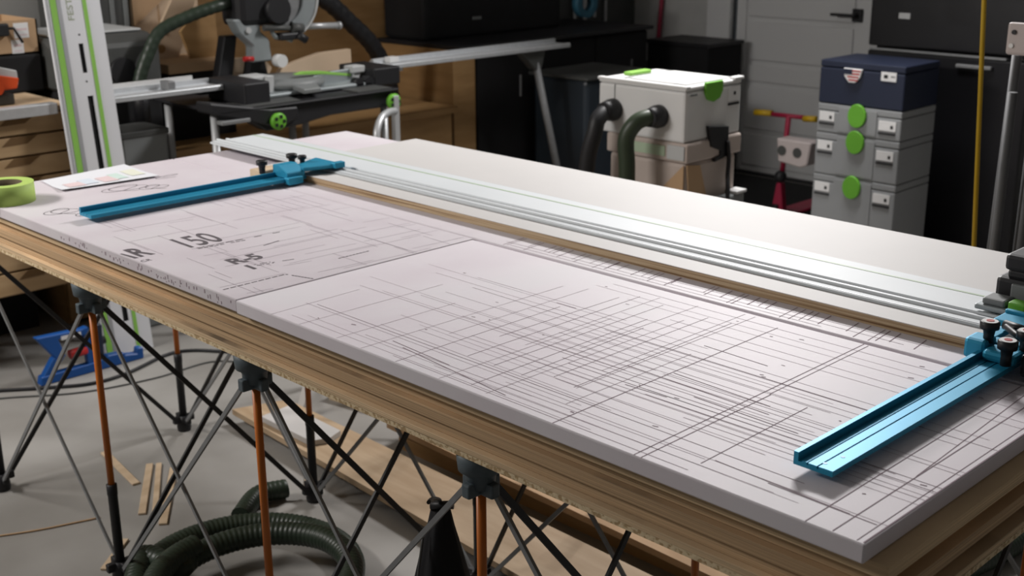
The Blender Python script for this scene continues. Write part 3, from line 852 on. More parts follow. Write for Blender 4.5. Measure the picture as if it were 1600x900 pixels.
obj('column_rear', MB().prism([(-3.78, 1.58, 1.06), (-3.78, 1.64, 1.06), (-3.78, 1.60, 0.868), (-3.78, 1.53, 0.868)], (-0.05, 0, 0), 0.004).prism([(-3.75, 1.68, 0.96), (-3.75, 1.74, 0.96), (-3.75, 1.76, 0.868), (-3.75, 1.66, 0.868)], (-0.05, 0, 0)), BLACK, mk)
obj('white_hinge', MB().cyl((-3.66, 1.768, 0.955), (-3.70, 1.768, 0.955), 0.026), SYSB, mk)
obj('red_release', MB().cyl((-3.69, 1.648, 0.972), (-3.69, 1.605, 0.975), 0.010), RED, mk)
obj('motor_housing', MB().box(-3.84, -3.69, 1.60, 1.85, 1.095, 1.36, 0.03).cyl((-3.70, 1.77, 1.16), (-3.66, 1.77, 1.16), 0.055), BLACK, mk)
obj('slide_rod', MB().cyl((-3.68, 1.70, 1.091), (-3.68, 1.87, 1.078), 0.012).cyl((-3.675, 1.83, 1.082), (-3.675, 1.885, 1.078), 0.020), DGREY, mk)
obj('slide_tube', MB().cyl((-3.74, 1.93, 1.077), (-3.74, 2.12, 1.068), 0.0135).cyl((-3.74, 2.112, 1.068), (-3.74, 2.128, 1.067), 0.017), TUBEW, mk)
gp = []
for i in range(15):
    t = math.radians(-62 + i * 9.5)
    gp.append((-3.70, 1.80 + 0.185 * math.cos(t), 1.205 + 0.175 * math.sin(t)))
for i in range(14, -1, -1):
    t = math.radians(-62 + i * 9.5)
    gp.append((-3.70, 1.80 + 0.115 * math.cos(t), 1.205 + 0.115 * math.sin(t)))
obj('blade_guard', MB().prism(gp, (-0.035, 0, 0), 0.003), CASTA, mk)
obj('guard_rim', MB().tube([(p[0] + 0.002, p[1], p[2]) for p in gp[:15]], 0.006, 8), LGREY, mk)
obj('saw_blade', MB().cyl((-3.715, 1.82, 1.205), (-3.717, 1.82, 1.205), 0.125, n=40), STEEL, mk)
obj('laser_unit', MB().box(-3.72, -3.66, 1.77, 1.87, 1.035, 1.065, 0.008).cyl((-3.66, 1.85, 1.055), (-3.65, 1.885, 1.030), 0.016), BLACK, mk)
obj('lower_guard_link', MB().tube([(-3.69, 1.74, 1.09), (-3.69, 1.76, 1.05), (-3.69, 1.80, 1.045), (-3.69, 1.84, 1.03)], 0.009), CASTA, mk)
obj('column_bolt', MB().cyl((-3.699, 1.64, 1.085), (-3.692, 1.64, 1.085), 0.012), LGREY, mk)

wl = obj('timber_offcut', MB().prism([(-3.80, 1.83, 0.869), (-3.80, 2.228, 0.869), (-3.80, 2.226, 0.955), (-3.80, 2.06, 0.952), (-3.80, 1.93, 0.925), (-3.80, 1.86, 0.905)], (-0.03, 0, 0), 0.002), CARDL)
tag(wl, 'pale wedge shaped timber offcut standing behind the saw fence', 'offcut')
wl2 = obj('timber_offcut', MB().prism([(-3.845, 1.60, 0.869), (-3.845, 1.82, 0.869), (-3.845, 1.84, 0.905), (-3.845, 1.80, 0.955), (-3.845, 1.62, 0.962)], (-0.03, 0, 0), 0.002), CARDL)
tag(wl2, 'tan five sided timber offcut behind the saw column', 'offcut')
bh = obj('black_suction_hose', MB().tube([(-3.86, 1.78, 1.38), (-3.95, 2.0, 1.30), (-4.0, 2.14, 1.21), (-4.0, 2.27, 1.14), (-4.0, 2.39, 1.04), (-4.0, 2.50, 0.94), (-4.02, 2.60, 0.80), (-4.05, 2.66, 0.63)], 0.040, 14, 0.012, 0.002), BLACK)
tag(bh, 'thick black hose running down the plywood wall right of the saw', 'hose')

# extension rails left and right


def extension(ya, yb, label):
    r_ = thing('extension_rail', (-3.55, (ya + yb) / 2, 0.903), label, 'extension rail', 'aluminium saw extension rails')
    pf = [(-3.64, 0.895), (-3.50, 0.895), (-3.50, 0.912), (-3.505, 0.916), (-3.515, 0.916), (-3.517, 0.911), (-3.60, 0.911), (-3.60, 0.930), (-3.612, 0.930), (-3.64, 0.911)]
    obj('extrusion', MB().prism([(a, ya, b) for a, b in pf], (0, yb - ya, 0), 0.001), ALU, r_)
    return r_


ex = extension(0.86, 1.385, 'aluminium extension rail on the left of the mitre saw, behind the leaning rail')
obj('stop_flag', MB().box(-3.58, -3.52, 1.165, 1.195, 0.912, 0.945, 0.003), STEEL, ex)
obj('fence_strip', MB().box(-3.62, -3.61, 0.88, 1.32, 0.93, 0.945), SYSB, ex)
obj('underside_clip', MB().box(-3.60, -3.53, 1.30, 1.37, 0.880, 0.896, 0.003), BLACK, ex)
obj('support_leg', MB().cyl((-3.57, 0.92, 0.0), (-3.57, 0.92, 0.895), 0.015), TUBEW, ex)
ex2 = extension(2.19, 3.33, 'aluminium extension rail on the right of the mitre saw, with a splayed leg')
obj('stop_flag', MB().box(-3.60, -3.56, 2.25, 2.30, 0.912, 0.935, 0.003), SYSB, ex2)
obj('underside_clip', MB().box(-3.57, -3.51, 2.20, 2.28, 0.880, 0.896, 0.004), TUBEW, ex2)
obj('leg_bracket', MB().prism([(-3.53, 3.02, 0.895), (-3.53, 3.19, 0.895), (-3.53, 3.16, 0.80), (-3.53, 3.12, 0.80)], (-0.05, 0, 0), 0.004), DGREY, ex2)
obj('support_leg', MB().cyl((-3.55, 3.13, 0.86), (-3.47, 3.30, 0.0), 0.018), STEEL, ex2)
# grey bin below the left extension
gb = thing('grey_bin', (-3.68, 1.1, 0), 'grey plastic bin on the floor under the left extension rail', 'bin')
obj('bin_walls', MB().box(-3.78, -3.60, 1.0, 1.19, 0.0, 0.755, 0.01), MGREY, gb)
obj('bin_rim', MB().box(-3.785, -3.595, 0.995, 1.195, 0.742, 0.765, 0.004), DGREY, gb)

# ------------------------------------------------------------------ dark cabinets in the far left corner
dc = thing('dark_base_cabinet', (-4.15, 3.7, 0), 'black base cabinet with brown plywood end panel under the right extension rail', 'cabinet')
obj('carcass', MB().box(-4.46, -3.87, 3.03, 4.36, 0.0, 0.885), BLACKM, dc)
obj('end_panel', MB().box(-4.46, -3.86, 2.885, 3.03, 0.0, 0.885, 0.002), WOODM, dc)
obj('worktop', MB().box(-4.46, -3.83, 2.90, 4.38, 0.885, 0.905, 0.003), BLACK, dc)
for ya, yb in ((3.04, 3.47), (3.48, 3.91), (3.92, 4.35)):
    d_ = obj('cabinet_door', MB().box(-3.87, -3.852, ya, yb, 0.06, 0.875, 0.003), BLACKM, dc)
    obj('door_pull', MB().box(-3.852, -3.842, ya + 0.29, ya + 0.30, 0.62, 0.73, 0.003), STEEL if ya < 3.1 else PIPE, d_)
mo = thing('dark_machine', (-4.25, 3.3, 0.906), 'black machine housing standing on the dark base cabinet', 'machine')
obj('housing', MB().box(-4.46, -4.14, 2.95, 3.95, 0.906, 1.6, 0.02), BLACKM, mo)
obj('housing_badge', MB().box(-4.14, -4.137, 3.28, 3.34, 0.99, 1.005), MGREY, mo)
bt = obj('blue_tape_roll', MB().ring((-4.13, 4.11, 1.03), (1, 0, 0), 0.045, 0.082, 0.045, 36), BLUET)
tag(bt, 'dark blue roll of tape hanging beside the black machine', 'tape')
pg = struct('trim_5', MB().box(-4.5, -4.47, 4.05, 4.98, 0.62, 2.0), DGREY)
for i, (y, z0, z1, wd) in enumerate(((4.40, 0.85, 1.10, 0.022), (4.49, 0.86, 1.12, 0.030), (4.58, 0.90, 1.15, 0.018), (4.68, 0.78, 1.10, 0.02))):
    t = thing('hanging_chisel', (-4.44, y, z0), ['narrow steel bladed tool hanging leftmost on the dark wall board', 'wide steel bladed tool hanging second on the dark wall board',
                                                  'thin steel bladed tool hanging third on the dark wall board', 'long steel bladed tool hanging rightmost on the dark wall board'][i], 'hand tool', 'tools on the wall board')
    obj('blade', MB().box(-4.452, -4.446, y - wd / 2, y + wd / 2, z0, z1 - 0.10, 0.001), TUBEW, t)
    obj('handle', MB().cyl((-4.45, y, z1 - 0.10), (-4.45, y, z1 + 0.03), 0.014), BLACK, t)
dt = thing('cordless_drill', (-4.30, 4.58, 0.62), 'dark blue hand tool with yellow dot on the black crate', 'power tool')
obj('drill_body', MB().box(-4.36, -4.27, 4.52, 4.74, 0.70, 0.80, 0.02).box(-4.35, -4.29, 4.56, 4.64, 0.62, 0.71, 0.01), NAVY, dt)
obj('yellow_dot', MB().cyl((-4.272, 4.59, 0.755), (-4.262, 4.59, 0.755), 0.018), YELLOW, dt)
obj('red_dot', MB().cyl((-4.272, 4.60, 0.725), (-4.264, 4.60, 0.725), 0.014), RED, dt)
ck = thing('black_crate', (-4.3, 4.65, 0), 'black crate in the corner below the hanging tools', 'crate')
obj('crate_body', MB().box(-4.46, -4.12, 4.42, 4.93, 0, 0.61, 0.01), BLACKM, ck)
obj('crate_rim', MB().box(-4.47, -4.11, 4.41, 4.94, 0.59, 0.618, 0.004), BLACK, ck)
bb = thing('black_bin', (-3.82, 4.72, 0), 'black square bin against the back wall beside the door casing', 'bin')
obj('bin_body', MB().box(-4.05, -3.61, 4.60, 4.93, 0, 0.775, 0.006), BLACKM, bb)
obj('bin_lid', MB().box(-4.06, -3.60, 4.59, 4.935, 0.775, 0.797, 0.004), BLACK, bb)
rh = thing('red_broom', (-4.30, 4.93, 0), 'red broom handle leaning on the back wall', 'broom')
obj('handle', MB().cyl((-4.30, 4.955, 0.06), (-4.22, 4.975, 1.45), 0.013), CRIM, rh)
obj('broom_head', MB().box(-4.42, -4.18, 4.945, 4.98, 0.0, 0.07, 0.008), DGREY, rh)
tt = thing('smoky_tote', (-3.5, 3.45, 0), 'dark smoky storage tote standing on end behind the splayed leg', 'storage box')
obj('tote_body', MB().box(-3.78, -3.42, 3.36, 3.82, 0.0, 0.735, 0.02), SMOKED, tt)
obj('tote_rim', MB().box(-3.80, -3.40, 3.34, 3.84, 0.735, 0.752, 0.006), DGREY, tt)

# ------------------------------------------------------------------ dust separator tower
sp = thing('dust_separator', (-2.14, 2.37, 0.775), 'white case with two dark hoses plugged in its side, on the beige extractor', 'dust separator')
x0, x1, yA, yB = -2.336, -1.946, 2.21, 2.535
obj('case_body', MB().box(x0, x1, yA, yB, 0.776, 0.952, 0.010), SYSB, sp)
ld = obj('lid', MB().box(x0, x1, yA, yB, 0.953, 0.968, 0.005).box(x0 - 0.004, x1 + 0.006, yA - 0.004, yA + 0.02, 0.962, 0.972, 0.003).box(x1 - 0.02, x1 + 0.006, yB - 0.05, yB + 0.006, 0.966, 0.977, 0.003), SYSB, sp)
obj('lid_panel', MB().box(x0 + 0.11, x1 - 0.03, yA + 0.04, yB - 0.03, 0.968, 0.974, 0.003), SYSB, ld)
obj('lid_groove', MB().box(x0 + 0.075, x0 + 0.095, yA + 0.03, yB - 0.02, 0.968, 0.9695), MGREY, ld)
obj('lid_handle', MB().box(x0 + 0.03, x0 + 0.065, yA + 0.10, yA + 0.22, 0.968, 0.981, 0.004), GREENS, ld)
obj('lid_notch', MB().box(x1 - 0.09, x1 - 0.05, yA + 0.02, yA + 0.04, 0.968, 0.9695), MGREY, ld)
sh_ = [(x1 + 0.0105, 2.31 + a, 0.905 + b) for a, b in ((0.0, 0.070), (0.0, 0.035), (0.016, 0.010), (0.05, 0.0), (0.084, 0.010), (0.10, 0.035), (0.10, 0.070))]
obj('latch', MB().prism(sh_, (-0.011, 0, 0), 0.002), GREEN, sp)
obj('corner_rib', MB().box(x0 + 0.075, x0 + 0.078, yA - 0.002, yA, 0.90, 0.95), MGREY, sp)
lb2 = obj('label_card', MB().box(x1, x1 + 0.002, 2.455, 2.52, 0.895, 0.945), WHITE, sp)
obj('label_mark', MB().box(x1 + 0.002, x1 + 0.003, 2.485, 2.497, 0.915, 0.927), BLACK, lb2)
obj('label_slot', MB().box(x1, x1 + 0.003, 2.455, 2.52, 0.880, 0.888), BLACK, sp)
obj('maker_mark', MB().box(x1, x1 + 0.001, 2.235, 2.275, 0.935, 0.942), MGREY, sp)
for hx_, pts in ((-2.262, [(-2.262, 2.20, 0.86), (-2.262, 2.165, 0.858), (-2.263, 2.125, 0.835), (-2.265, 2.11, 0.79), (-2.285, 2.10, 0.70), (-2.30, 2.10, 0.55), (-2.31, 2.10, 0.30), (-2.31, 2.09, 0.03)]),
                 (-2.055, [(-2.055, 2.20, 0.862), (-2.06, 2.16, 0.862), (-2.085, 2.12, 0.845), (-2.11, 2.10, 0.79), (-2.105, 2.10, 0.70), (-2.10, 2.10, 0.60), (-2.07, 2.10, 0.30), (-2.05, 2.09, 0.03)])):
    c_ = obj('hose_cuff', MB().lathe((hx_, 2.2095, 0.860), (0, -1, 0), [(0.040, 0), (0.040, 0.02), (0.034, 0.045), (0.031, 0.06)]), BLACK, sp)
    obj('hose', MB().tube(pts, 0.029, 16, 0.01, 0.0), BLACK if hx_ < -2.2 else DARKBOOT, sp)
de = thing('beige_extractor', (-2.13, 2.37, 0), 'dusty beige extractor body below the white separator case', 'vacuum')
obj('top_collar', MB().box(-2.30, -1.935, 2.215, 2.535, 0.705, 0.775, 0.008), BEIGE, de)
obj('body', MB().box(-2.29, -1.945, 2.222, 2.52, 0.10, 0.705, 0.015), BEIGE, de)
obj('green_badge', MB().box(-2.225, -2.03, 2.211, 2.216, 0.722, 0.758, 0.001), GREENF, de)
obj('badge_plate', MB().box(-2.02, -1.945, 2.210, 2.216, 0.715, 0.765, 0.002), LGREY, de)
obj('brown_panel', MB().prism([(-1.944, 2.25, 0.50), (-1.944, 2.37, 0.50), (-1.944, 2.30, 0.69), (-1.944, 2.225, 0.70)], (0.004, 0, 0)).prism([(-2.10, 2.221, 0.50), (-1.95, 2.221, 0.50), (-1.95, 2.221, 0.70), (-2.03, 2.221, 0.62)], (0, -0.004, 0)), CARD, de)
obj('bracket', MB().prism([(-1.928, 2.325, 0.825), (-1.928, 2.445, 0.810), (-1.928, 2.445, 0.705), (-1.928, 2.37, 0.692), (-1.928, 2.37, 0.706), (-1.928, 2.40, 0.712), (-1.928, 2.40, 0.730), (-1.928, 2.345, 0.75)], (-0.015, 0, 0), 0.002), BLACK, de)
obj('strap', MB().tube([(-1.925, 2.435, 0.76), (-1.92, 2.44, 0.69), (-1.915, 2.43, 0.64), (-1.89, 2.40, 0.57), (-1.885, 2.38, 0.40)], 0.008), BLACK, de)
obj('side_bin', MB().box(-1.944, -1.90, 2.34, 2.52, 0.12, 0.565, 0.008), MGREY, de)
obj('side_bin_lip', MB().box(-1.944, -1.895, 2.46, 2.525, 0.5655, 0.577, 0.003), SYSB, de)
for x in (-2.26, -1.98):
    for y in (2.26, 2.49):
        obj('castor', MB().cyl((x - 0.012, y, 0.05), (x + 0.012, y, 0.05), 0.05), BLACK, de)

# ------------------------------------------------------------------ stack of tool cases
CX0, CX1, CY0, CY1 = -2.245, -1.85, 3.545, 3.84


def case(z0, z1, m, label, flag=False, lz=None):
    r_ = thing('tool_case', ((CX0 + CX1) / 2, (CY0 + CY1) / 2, z0), label, 'tool case', 'stacked tool cases')
    split = z1 - 0.03
    obj('case_body', MB().box(CX0, CX1, CY0, CY1, z0 + 0.001, split - 0.002, 0.006), m, r_)
    obj('lid', MB().box(CX0, CX1, CY0, CY1, split, z1 - 0.001, 0.005), m, r_)
    xc = -2.05
    if not flag:
        obj('front_recess', MB().box(CX0 + 0.105, CX1 - 0.11, CY0 - 0.004, CY0, z0 + 0.012, z1 - 0.012, 0.001), m, r_)
        zc = z1 - 0.03 if lz is None else lz
        la = [(xc + 0.042 * math.cos(math.radians(t)) * (0.95 if math.cos(math.radians(t)) < 0 else 1.05), CY0 - 0.004, zc + 0.050 * math.sin(math.radians(t))) for t in range(0, 360, 20)]
        obj('latch', MB().prism(la, (0, -0.014, 0), 0.002), GREEN, r_)
        for xa, xb, dz in ((CX0 + 0.012, CX0 + 0.085, 0.0), (CX1 - 0.10, CX1 - 0.022, -0.010)):
            zt = z1 - 0.035 + dz
            c_ = obj('label_card', MB().box(xa, xb, CY0 - 0.003, CY0, zt - 0.04, zt, 0.0005), WHITE, r_)
            obj('label_mark', MB().box(xb - 0.024, xb - 0.012, CY0 - 0.0036, CY0 - 0.003, zt - 0.030, zt - 0.016), BLACK, c_)
            obj('label_slot', MB().box(xa, xb, CY0 - 0.004, CY0, zt - 0.056, zt - 0.049), BLACK, r_)
    else:
        zc = 0.867
        la = [(-2.082 + a, CY0 - 0.001, zc + b) for a, b in ((-0.045, 0.028), (-0.04, -0.005), (-0.018, -0.030), (0.012, -0.030), (0.034, -0.006), (0.042, 0.028))]
        lt = obj('latch', MB().prism(la, (0, -0.012, 0), 0.002), WHITE, r_)
        for k in range(4):
            zz_ = zc + 0.020 - k * 0.013
            obj('flag_stripe', MB().box(-2.118 + 0.006 * k, -2.046 - 0.004 * k, CY0 - 0.0138, CY0 - 0.0130, zz_ - 0.003, zz_ + 0.003), RED, lt)
        obj('flag_canton', MB().box(-2.124, -2.085, CY0 - 0.0146, CY0 - 0.0130, zc + 0.004, zc + 0.026), NAVY, lt)
        c_ = obj('label_card', MB().box(-1.957, -1.888, CY0 - 0.003, CY0, 0.856, 0.893, 0.0005), WHITE, r_)
        obj('label_mark', MB().box(-1.944, -1.926, CY0 - 0.0036, CY0 - 0.003, 0.868, 0.882), BLACK, c_)
        obj('label_line', MB().box(-1.912, -1.893, CY0 - 0.0036, CY0 - 0.003, 0.874, 0.878), BLACK, c_)
    return r_


case(0.0, 0.428, SYSW, 'tall light grey tool case at the bottom of the stack', lz=0.392)
case(0.428, 0.611, SYSW, 'light grey tool case second from the bottom of the stack', lz=0.588)
case(0.611, 0.737, SYSW, 'low light grey tool case directly under the navy case', lz=0.700)
case(0.737, 0.922, NAVY, 'navy blue tool case with flag latch on top of the stack', True)

# ------------------------------------------------------------------ refrigerator, mat, scooter
fg = thing('refrigerator', (-1.93, 4.4, 0), 'black refrigerator standing behind the stacked tool cases', 'refrigerator')
obj('cabinet', MB().box(-2.31, -1.56, 4.12, 4.80, 0.02, 1.75, 0.01), BLACKG, fg)
up_d = obj('upper_door', MB().box(-2.312, -1.558, 4.05, 4.115, 0.935, 1.75, 0.008), BLACKG, fg)
lo_d = obj('lower_door', MB().box(-2.312, -1.558, 4.05, 4.115, 0.03, 0.915, 0.008), BLACKG, fg)
obj('trim_strip', MB().box(-2.30, -1.66, 4.046, 4.058, 0.916, 0.926, 0.002), STEEL, lo_d)
obj('door_handle', MB().box(-1.875, -1.715, 4.028, 4.048, 0.872, 0.888, 0.004), STEEL, lo_d)
obj('door_badge', MB().box(-2.17, -2.115, 4.046, 4.05, 1.062, 1.088, 0.001), LGREY, up_d)
mt = obj('floor_mat', MB().box(-3.75, -2.45, 3.95, 4.93, 0.001, 0.012, 0.003), BLACKM)
tag(mt, 'black rubber mat on the floor in front of the door', 'mat')
sc = thing('kick_scooter', (-2.70, 4.1, 0.012), 'red childs scooter with yellow grips and small basket in front of the door', 'scooter')
YS = 4.02
obj('handlebar', MB().cyl((-2.79, YS, 0.566), (-2.60, YS, 0.570), 0.011), CRIM, sc)
for a, b in ((-2.885, -2.785), (-2.605, -2.535)):
    obj('grip', MB().cyl((a, YS, 0.565), (b, YS, 0.570), 0.015), YELLOW, sc)
obj('stem', MB().cyl((-2.69, YS, 0.570), (-2.715, YS + 0.01, 0.26), 0.013), CRIM, sc)
bk = MB()
bk.prism([(-2.665, YS - 0.035, 0.480), (-2.475, YS - 0.035, 0.480), (-2.49, YS - 0.035, 0.37), (-2.525, YS - 0.035, 0.355), (-2.65, YS - 0.035, 0.37)], (0, -0.10, 0), 0.006)
obj('basket', bk, PINKISH, sc)
for xx in (-2.63, -2.545):
    obj('basket_hole', MB().cyl((xx, YS - 0.1355, 0.425), (xx, YS - 0.1375, 0.425), 0.024), DGREY, sc)
obj('headset', MB().ball((-2.715, YS, 0.265), 0.030), BLACK, sc)
obj('fork', MB().prism([(-2.725, YS - 0.02, 0.235), (-2.70, YS - 0.02, 0.235), (-2.675, YS - 0.02, 0.07), (-2.75, YS - 0.02, 0.07)], (0, 0.04, 0), 0.004), CRIM, sc)
obj('front_wheel', MB().ring((-2.735, YS, 0.072), (1, 0, 0), 0.02, 0.058, 0.03, 30), BLACK, sc)
obj('deck', MB().box(-2.77, -2.66, YS + 0.04, YS + 0.55, 0.06, 0.08, 0.008), CRIM, sc)
obj('rear_wheel', MB().ring((-2.73, YS + 0.58, 0.063), (1, 0, 0), 0.02, 0.05, 0.03, 30), BLACK, sc)

# ------------------------------------------------------------------ yellow pole and clamp rack on the right
yp = thing('yellow_pole', (-0.80, 1.88, 0), 'thin yellow pole standing floor to ceiling behind the white panel', 'pole')
obj('pole', MB().cyl((-0.70, 1.88, 0.01), (-0.885, 1.88, 2.70), 0.0060), YELLOW, yp)
obj('foot_pad', MB().lathe((-0.70, 1.88, 0), (0, 0, 1), [(0.03, 0), (0.03, 0.006), (0.010, 0.014)]), BLACK, yp)
obj('ceiling_pad', MB().lathe((-0.885, 1.88, 2.69), (0, 0, 1), [(0.010, 0), (0.03, 0.05), (0.03, 0.055)]), BLACK, yp)
ck2 = thing('clamp_rack', (-0.60, 2.15, 0), 'pinkish steel plate of a clamp rack at the right edge', 'rack')
obj('rack_plate', MB().box(-0.778, -0.45, 2.0, 2.015, 1.190, 1.272, 0.008), PINKISH, ck2)
for x, z in ((-0.758, 1.248), (-0.762, 1.232 - 0.018)):
    obj('bolt', MB().cyl((x, 2.001, z), (x, 1.996, z), 0.006), BLACK if z > 1.24 else WHITE, ck2)
obj('rack_post', MB().box(-0.60, -0.54, 2.02, 2.08, 0.0, 1.27, 0.003), DGREY, ck2)
obj('rack_base', MB().box(-0.80, -0.30, 1.96, 2.30, 0.0, 0.03, 0.004), DGREY, ck2)
for i, (xb, xt, zt, yy, rr) in enumerate(((-0.775, -0.757, 1.188, 2.03, 0.0125), (-0.741, -0.735, 1.10, 1.98, 0.012), (-0.703, -0.697, 1.188, 2.04, 0.012), (-0.675, -0.668, 1.10, 1.985, 0.010))):
    p_ = thing('pipe_clamp', (xb, yy, 0.03), ['grey steel pipe clamp standing leftmost below the rack plate', 'grey steel pipe clamp second from left in the rack', 'grey steel pipe clamp third from left in the rack', 'thin grey pipe clamp at the right picture edge in the rack'][i], 'clamp', 'pipe clamps in the rack')
    obj('pipe', MB().cyl((xb, yy, 0.031), (xt, yy, zt), rr), PIPE, p_)
    obj('clamp_jaw', MB().box(xb - 0.012, xb + 0.012, yy - 0.03, yy + 0.03, 0.40, 0.44, 0.004), RED if i == 2 else STEEL, p_)

# ------------------------------------------------------------------ floor things under the table
cl = thing('blue_clamp', (-3.33, 0.67, 0), 'blue plastic angle clamp with red handle standing on the floor before the leaning rail', 'clamp')


def yz(pts, x0, th):
    return MB().prism([(x0, a, max(0.0005, b - 0.012)) for a, b in pts], (th, 0, 0), 0.003)


obj('upper_arm', yz([(0.473, 0.184), (0.639, 0.177), (0.661, 0.181), (0.662, 0.152), (0.551, 0.161), (0.570, 0.095), (0.535, 0.094)], -3.345, 0.03), CLAMPB, cl)
obj('lower_arm', yz([(0.526, 0.1), (0.566, 0.0935), (0.507, 0.030), (0.47, 0.025)], -3.344, 0.028), CLAMPB, cl)
obj('clamp_base', yz([(0.47, 0.010), (0.477, 0.044), (0.645, 0.045), (0.707, 0.050), (0.721, 0.058), (0.784, 0.053), (0.786, 0.043), (0.833, 0.036), (0.837, 0.056), (0.857, 0.054), (0.856, 0.010), (0.68, 0.010)], -3.347, 0.034), CLAMPB, cl)
obj('post', yz([(0.639, 0.176), (0.661, 0.180), (0.672, 0.081), (0.695, 0.046), (0.68, 0.030), (0.647, 0.030), (0.645, 0.1)], -3.342, 0.024), CLAMPB, cl)
obj('screw_tower', yz([(0.680, 0.182), (0.711, 0.179), (0.708, 0.052), (0.672, 0.050)], -3.346, 0.032), NAVY, cl)
obj('screw_nut', MB().cyl((-3.33, 0.674, 0.100), (-3.33, 0.722, 0.102), 0.014), BLACK, cl)
obj('red_handle', MB().cyl((-3.33, 0.590, 0.080), (-3.33, 0.650, 0.084), 0.017), RED, cl)
obj('white_sticker', MB().box(-3.3148, -3.3138, 0.560, 0.632, 0.1445, 0.1585), WHITE, cl)


def ground(pts, z=0.006):
    return [(a, b, z) for a, b in pts]


cab = obj('power_cable', MB().tube(ground([(-3.56, 0.06), (-3.38, 0.33), (-3.275, 0.475), (-3.203, 0.60), (-3.207, 0.735), (-3.271, 0.922), (-3.246, 1.012), (-3.133, 1.103), (-2.95, 1.25), (-2.9, 1.6)], 0.0065), 0.006, 8), BLACK)
tag(cab, 'black power cable snaking over the floor past the blue clamp', 'cable')
cab2 = obj('thin_cable', MB().tube(ground([(-3.42, 0.10), (-3.30, 0.33), (-3.16, 0.54), (-3.10, 0.78), (-3.10, 1.0), (-2.98, 1.10)], 0.0035), 0.003, 8), DGREY)
tag(cab2, 'thin grey cable on the floor beside the black cable', 'cable')
st2 = obj('twine', MB().tube(ground([(-2.43, -0.16), (-2.382, -0.072), (-2.341, 0.012), (-2.306, 0.111), (-2.29, 0.16)], 0.003), 0.0025, 6), CARD)
tag(st2, 'pale twine lying on the shaded floor at the lower left', 'twine')
for i, (a, b, wd, lb3) in enumerate((((-2.664, 0.365), (-2.401, 0.327), 0.022, 'short wood strip lying nearest the first orange leg'),
                                     ((-2.491, 0.419), (-2.226, 0.248), 0.020, 'wood strip leftmost of the three lying side by side on the floor'),
                                     ((-2.475, 0.440), (-2.20, 0.272), 0.016, 'wood strip in the middle of the three lying side by side'),
                                     ((-2.417, 0.455), (-2.134, 0.258), 0.022, 'wood strip rightmost of the three, closest to the hose coil'),
                                     ((-2.13, 0.149), (-2.03, 0.035), 0.016, 'wood strip at the bottom edge behind the black lower leg'),
                                     ((-2.10, 0.70), (-2.03, 0.645), 0.014, 'tiny wood strip on the floor near the far leg foot'))):
    A, B = Vector(a), Vector(b)
    d = (B - A).normalized()
    n_ = Vector((-d.y, d.x)) * wd / 2
    s_ = obj('wood_strip', MB().prism([(*p, 0.0005 + 0.0) for p in (A - n_, B - n_, B + n_, A + n_)], (0, 0, 0.006), 0.001), WOODL)
    tag(s_, lb3, 'wood strip', 'wood strips on the floor')

# coil of green black hose
pts = []
for i in range(64):
    t = math.radians(205 - i * 13)
    lap = i * 13 / 360
    if lap < 1:
        c, rx, ry = Vector((-1.715, 0.245)), 0.255, 0.255
    else:
        c, rx, ry = Vector((-1.61, 0.20)), 0.225, 0.225
    pts.append((c.x + rx * math.cos(t), c.y + ry * math.sin(t), 0.032 + min(0.055, 0.05 * max(0, lap - 0.75) * 2)))
hc = obj('hose_coil', MB().tube(pts[:58], 0.029, 14, 0.0032, 0.0014), HOSEG)
tag(hc, 'coiled dark green ribbed vacuum hose on the floor under the table', 'hose')
ht_ = obj('hose_tail', MB().tube([(-1.98, 0.40, 0.03), (-2.05, 0.50, 0.03), (-2.03, 0.58, 0.03)], 0.027, 14, 0.0032, 0.0014), HOSEG)
tag(ht_, 'short loose end of green hose beside the coil', 'hose')
hr = obj('floor_hose', MB().tube([(-0.60, 1.30, 0.034), (-0.539, 1.376, 0.034), (-0.50, 1.50, 0.034), (-0.475, 1.66, 0.034), (-0.476, 1.80, 0.034), (-0.52, 1.95, 0.034)], 0.030, 14, 0.0032, 0.0014), HOSEG)
tag(hr, 'green hose on the floor at the lower right beyond the table', 'hose')

# boards on the floor
fb = obj('floor_board', MB().prism([(-2.58, 0.76, 0.03), (-0.85, 0.66, 0.03), (-0.85, 0.90, 0.03), (-2.52, 0.93, 0.03)], (0, 0, 0.018)), FLOORB)
tag(fb, 'long pale plywood board on the floor, nearest of the floor boards', 'board', 'boards on the floor')
fb1 = obj('floor_batten', MB().box(-2.56, -0.95, 0.80, 0.835, 0.0, 0.029), WOODM)
tag(fb1, 'brown batten under the near edge of the pale floor board', 'batten')
fb1b = obj('floor_batten', MB().box(-2.06, -0.8, 1.008, 1.04, 0.0, 0.058), WOODM)
tag(fb1b, 'thick brown batten under the raised tan board', 'batten')
fb2 = obj('floor_board', MB().prism([(-2.10, 0.995, 0.0585), (-0.75, 0.955, 0.0585), (-0.75, 1.13, 0.0585), (-2.12, 1.13, 0.0585)], (0, 0, 0.018)), CARD)
tag(fb2, 'tan plywood board raised on a batten behind the nearest pale board', 'board', 'boards on the floor')
fb3 = obj('floor_board', MB().prism([(-2.52, 1.09, 0.0), (-2.02, 1.19, 0.0), (-2.035, 1.23, 0.0), (-2.535, 1.13, 0.0)], (0, 0, 0.04)), WOODL)
tag(fb3, 'narrow pale plank on edge behind the floor boards', 'board', 'boards on the floor')
fb4 = obj('white_offcut', MB().prism([(-2.43, 0.768, 0.0485), (-2.173, 0.767, 0.0485), (-2.15, 0.82, 0.0485), (-2.17, 0.875, 0.0485), (-2.44, 0.880, 0.0485)], (0, 0, 0.018), 0.001), MEL)
tag(fb4, 'white faced panel offcut lying on the pale floor board', 'offcut')
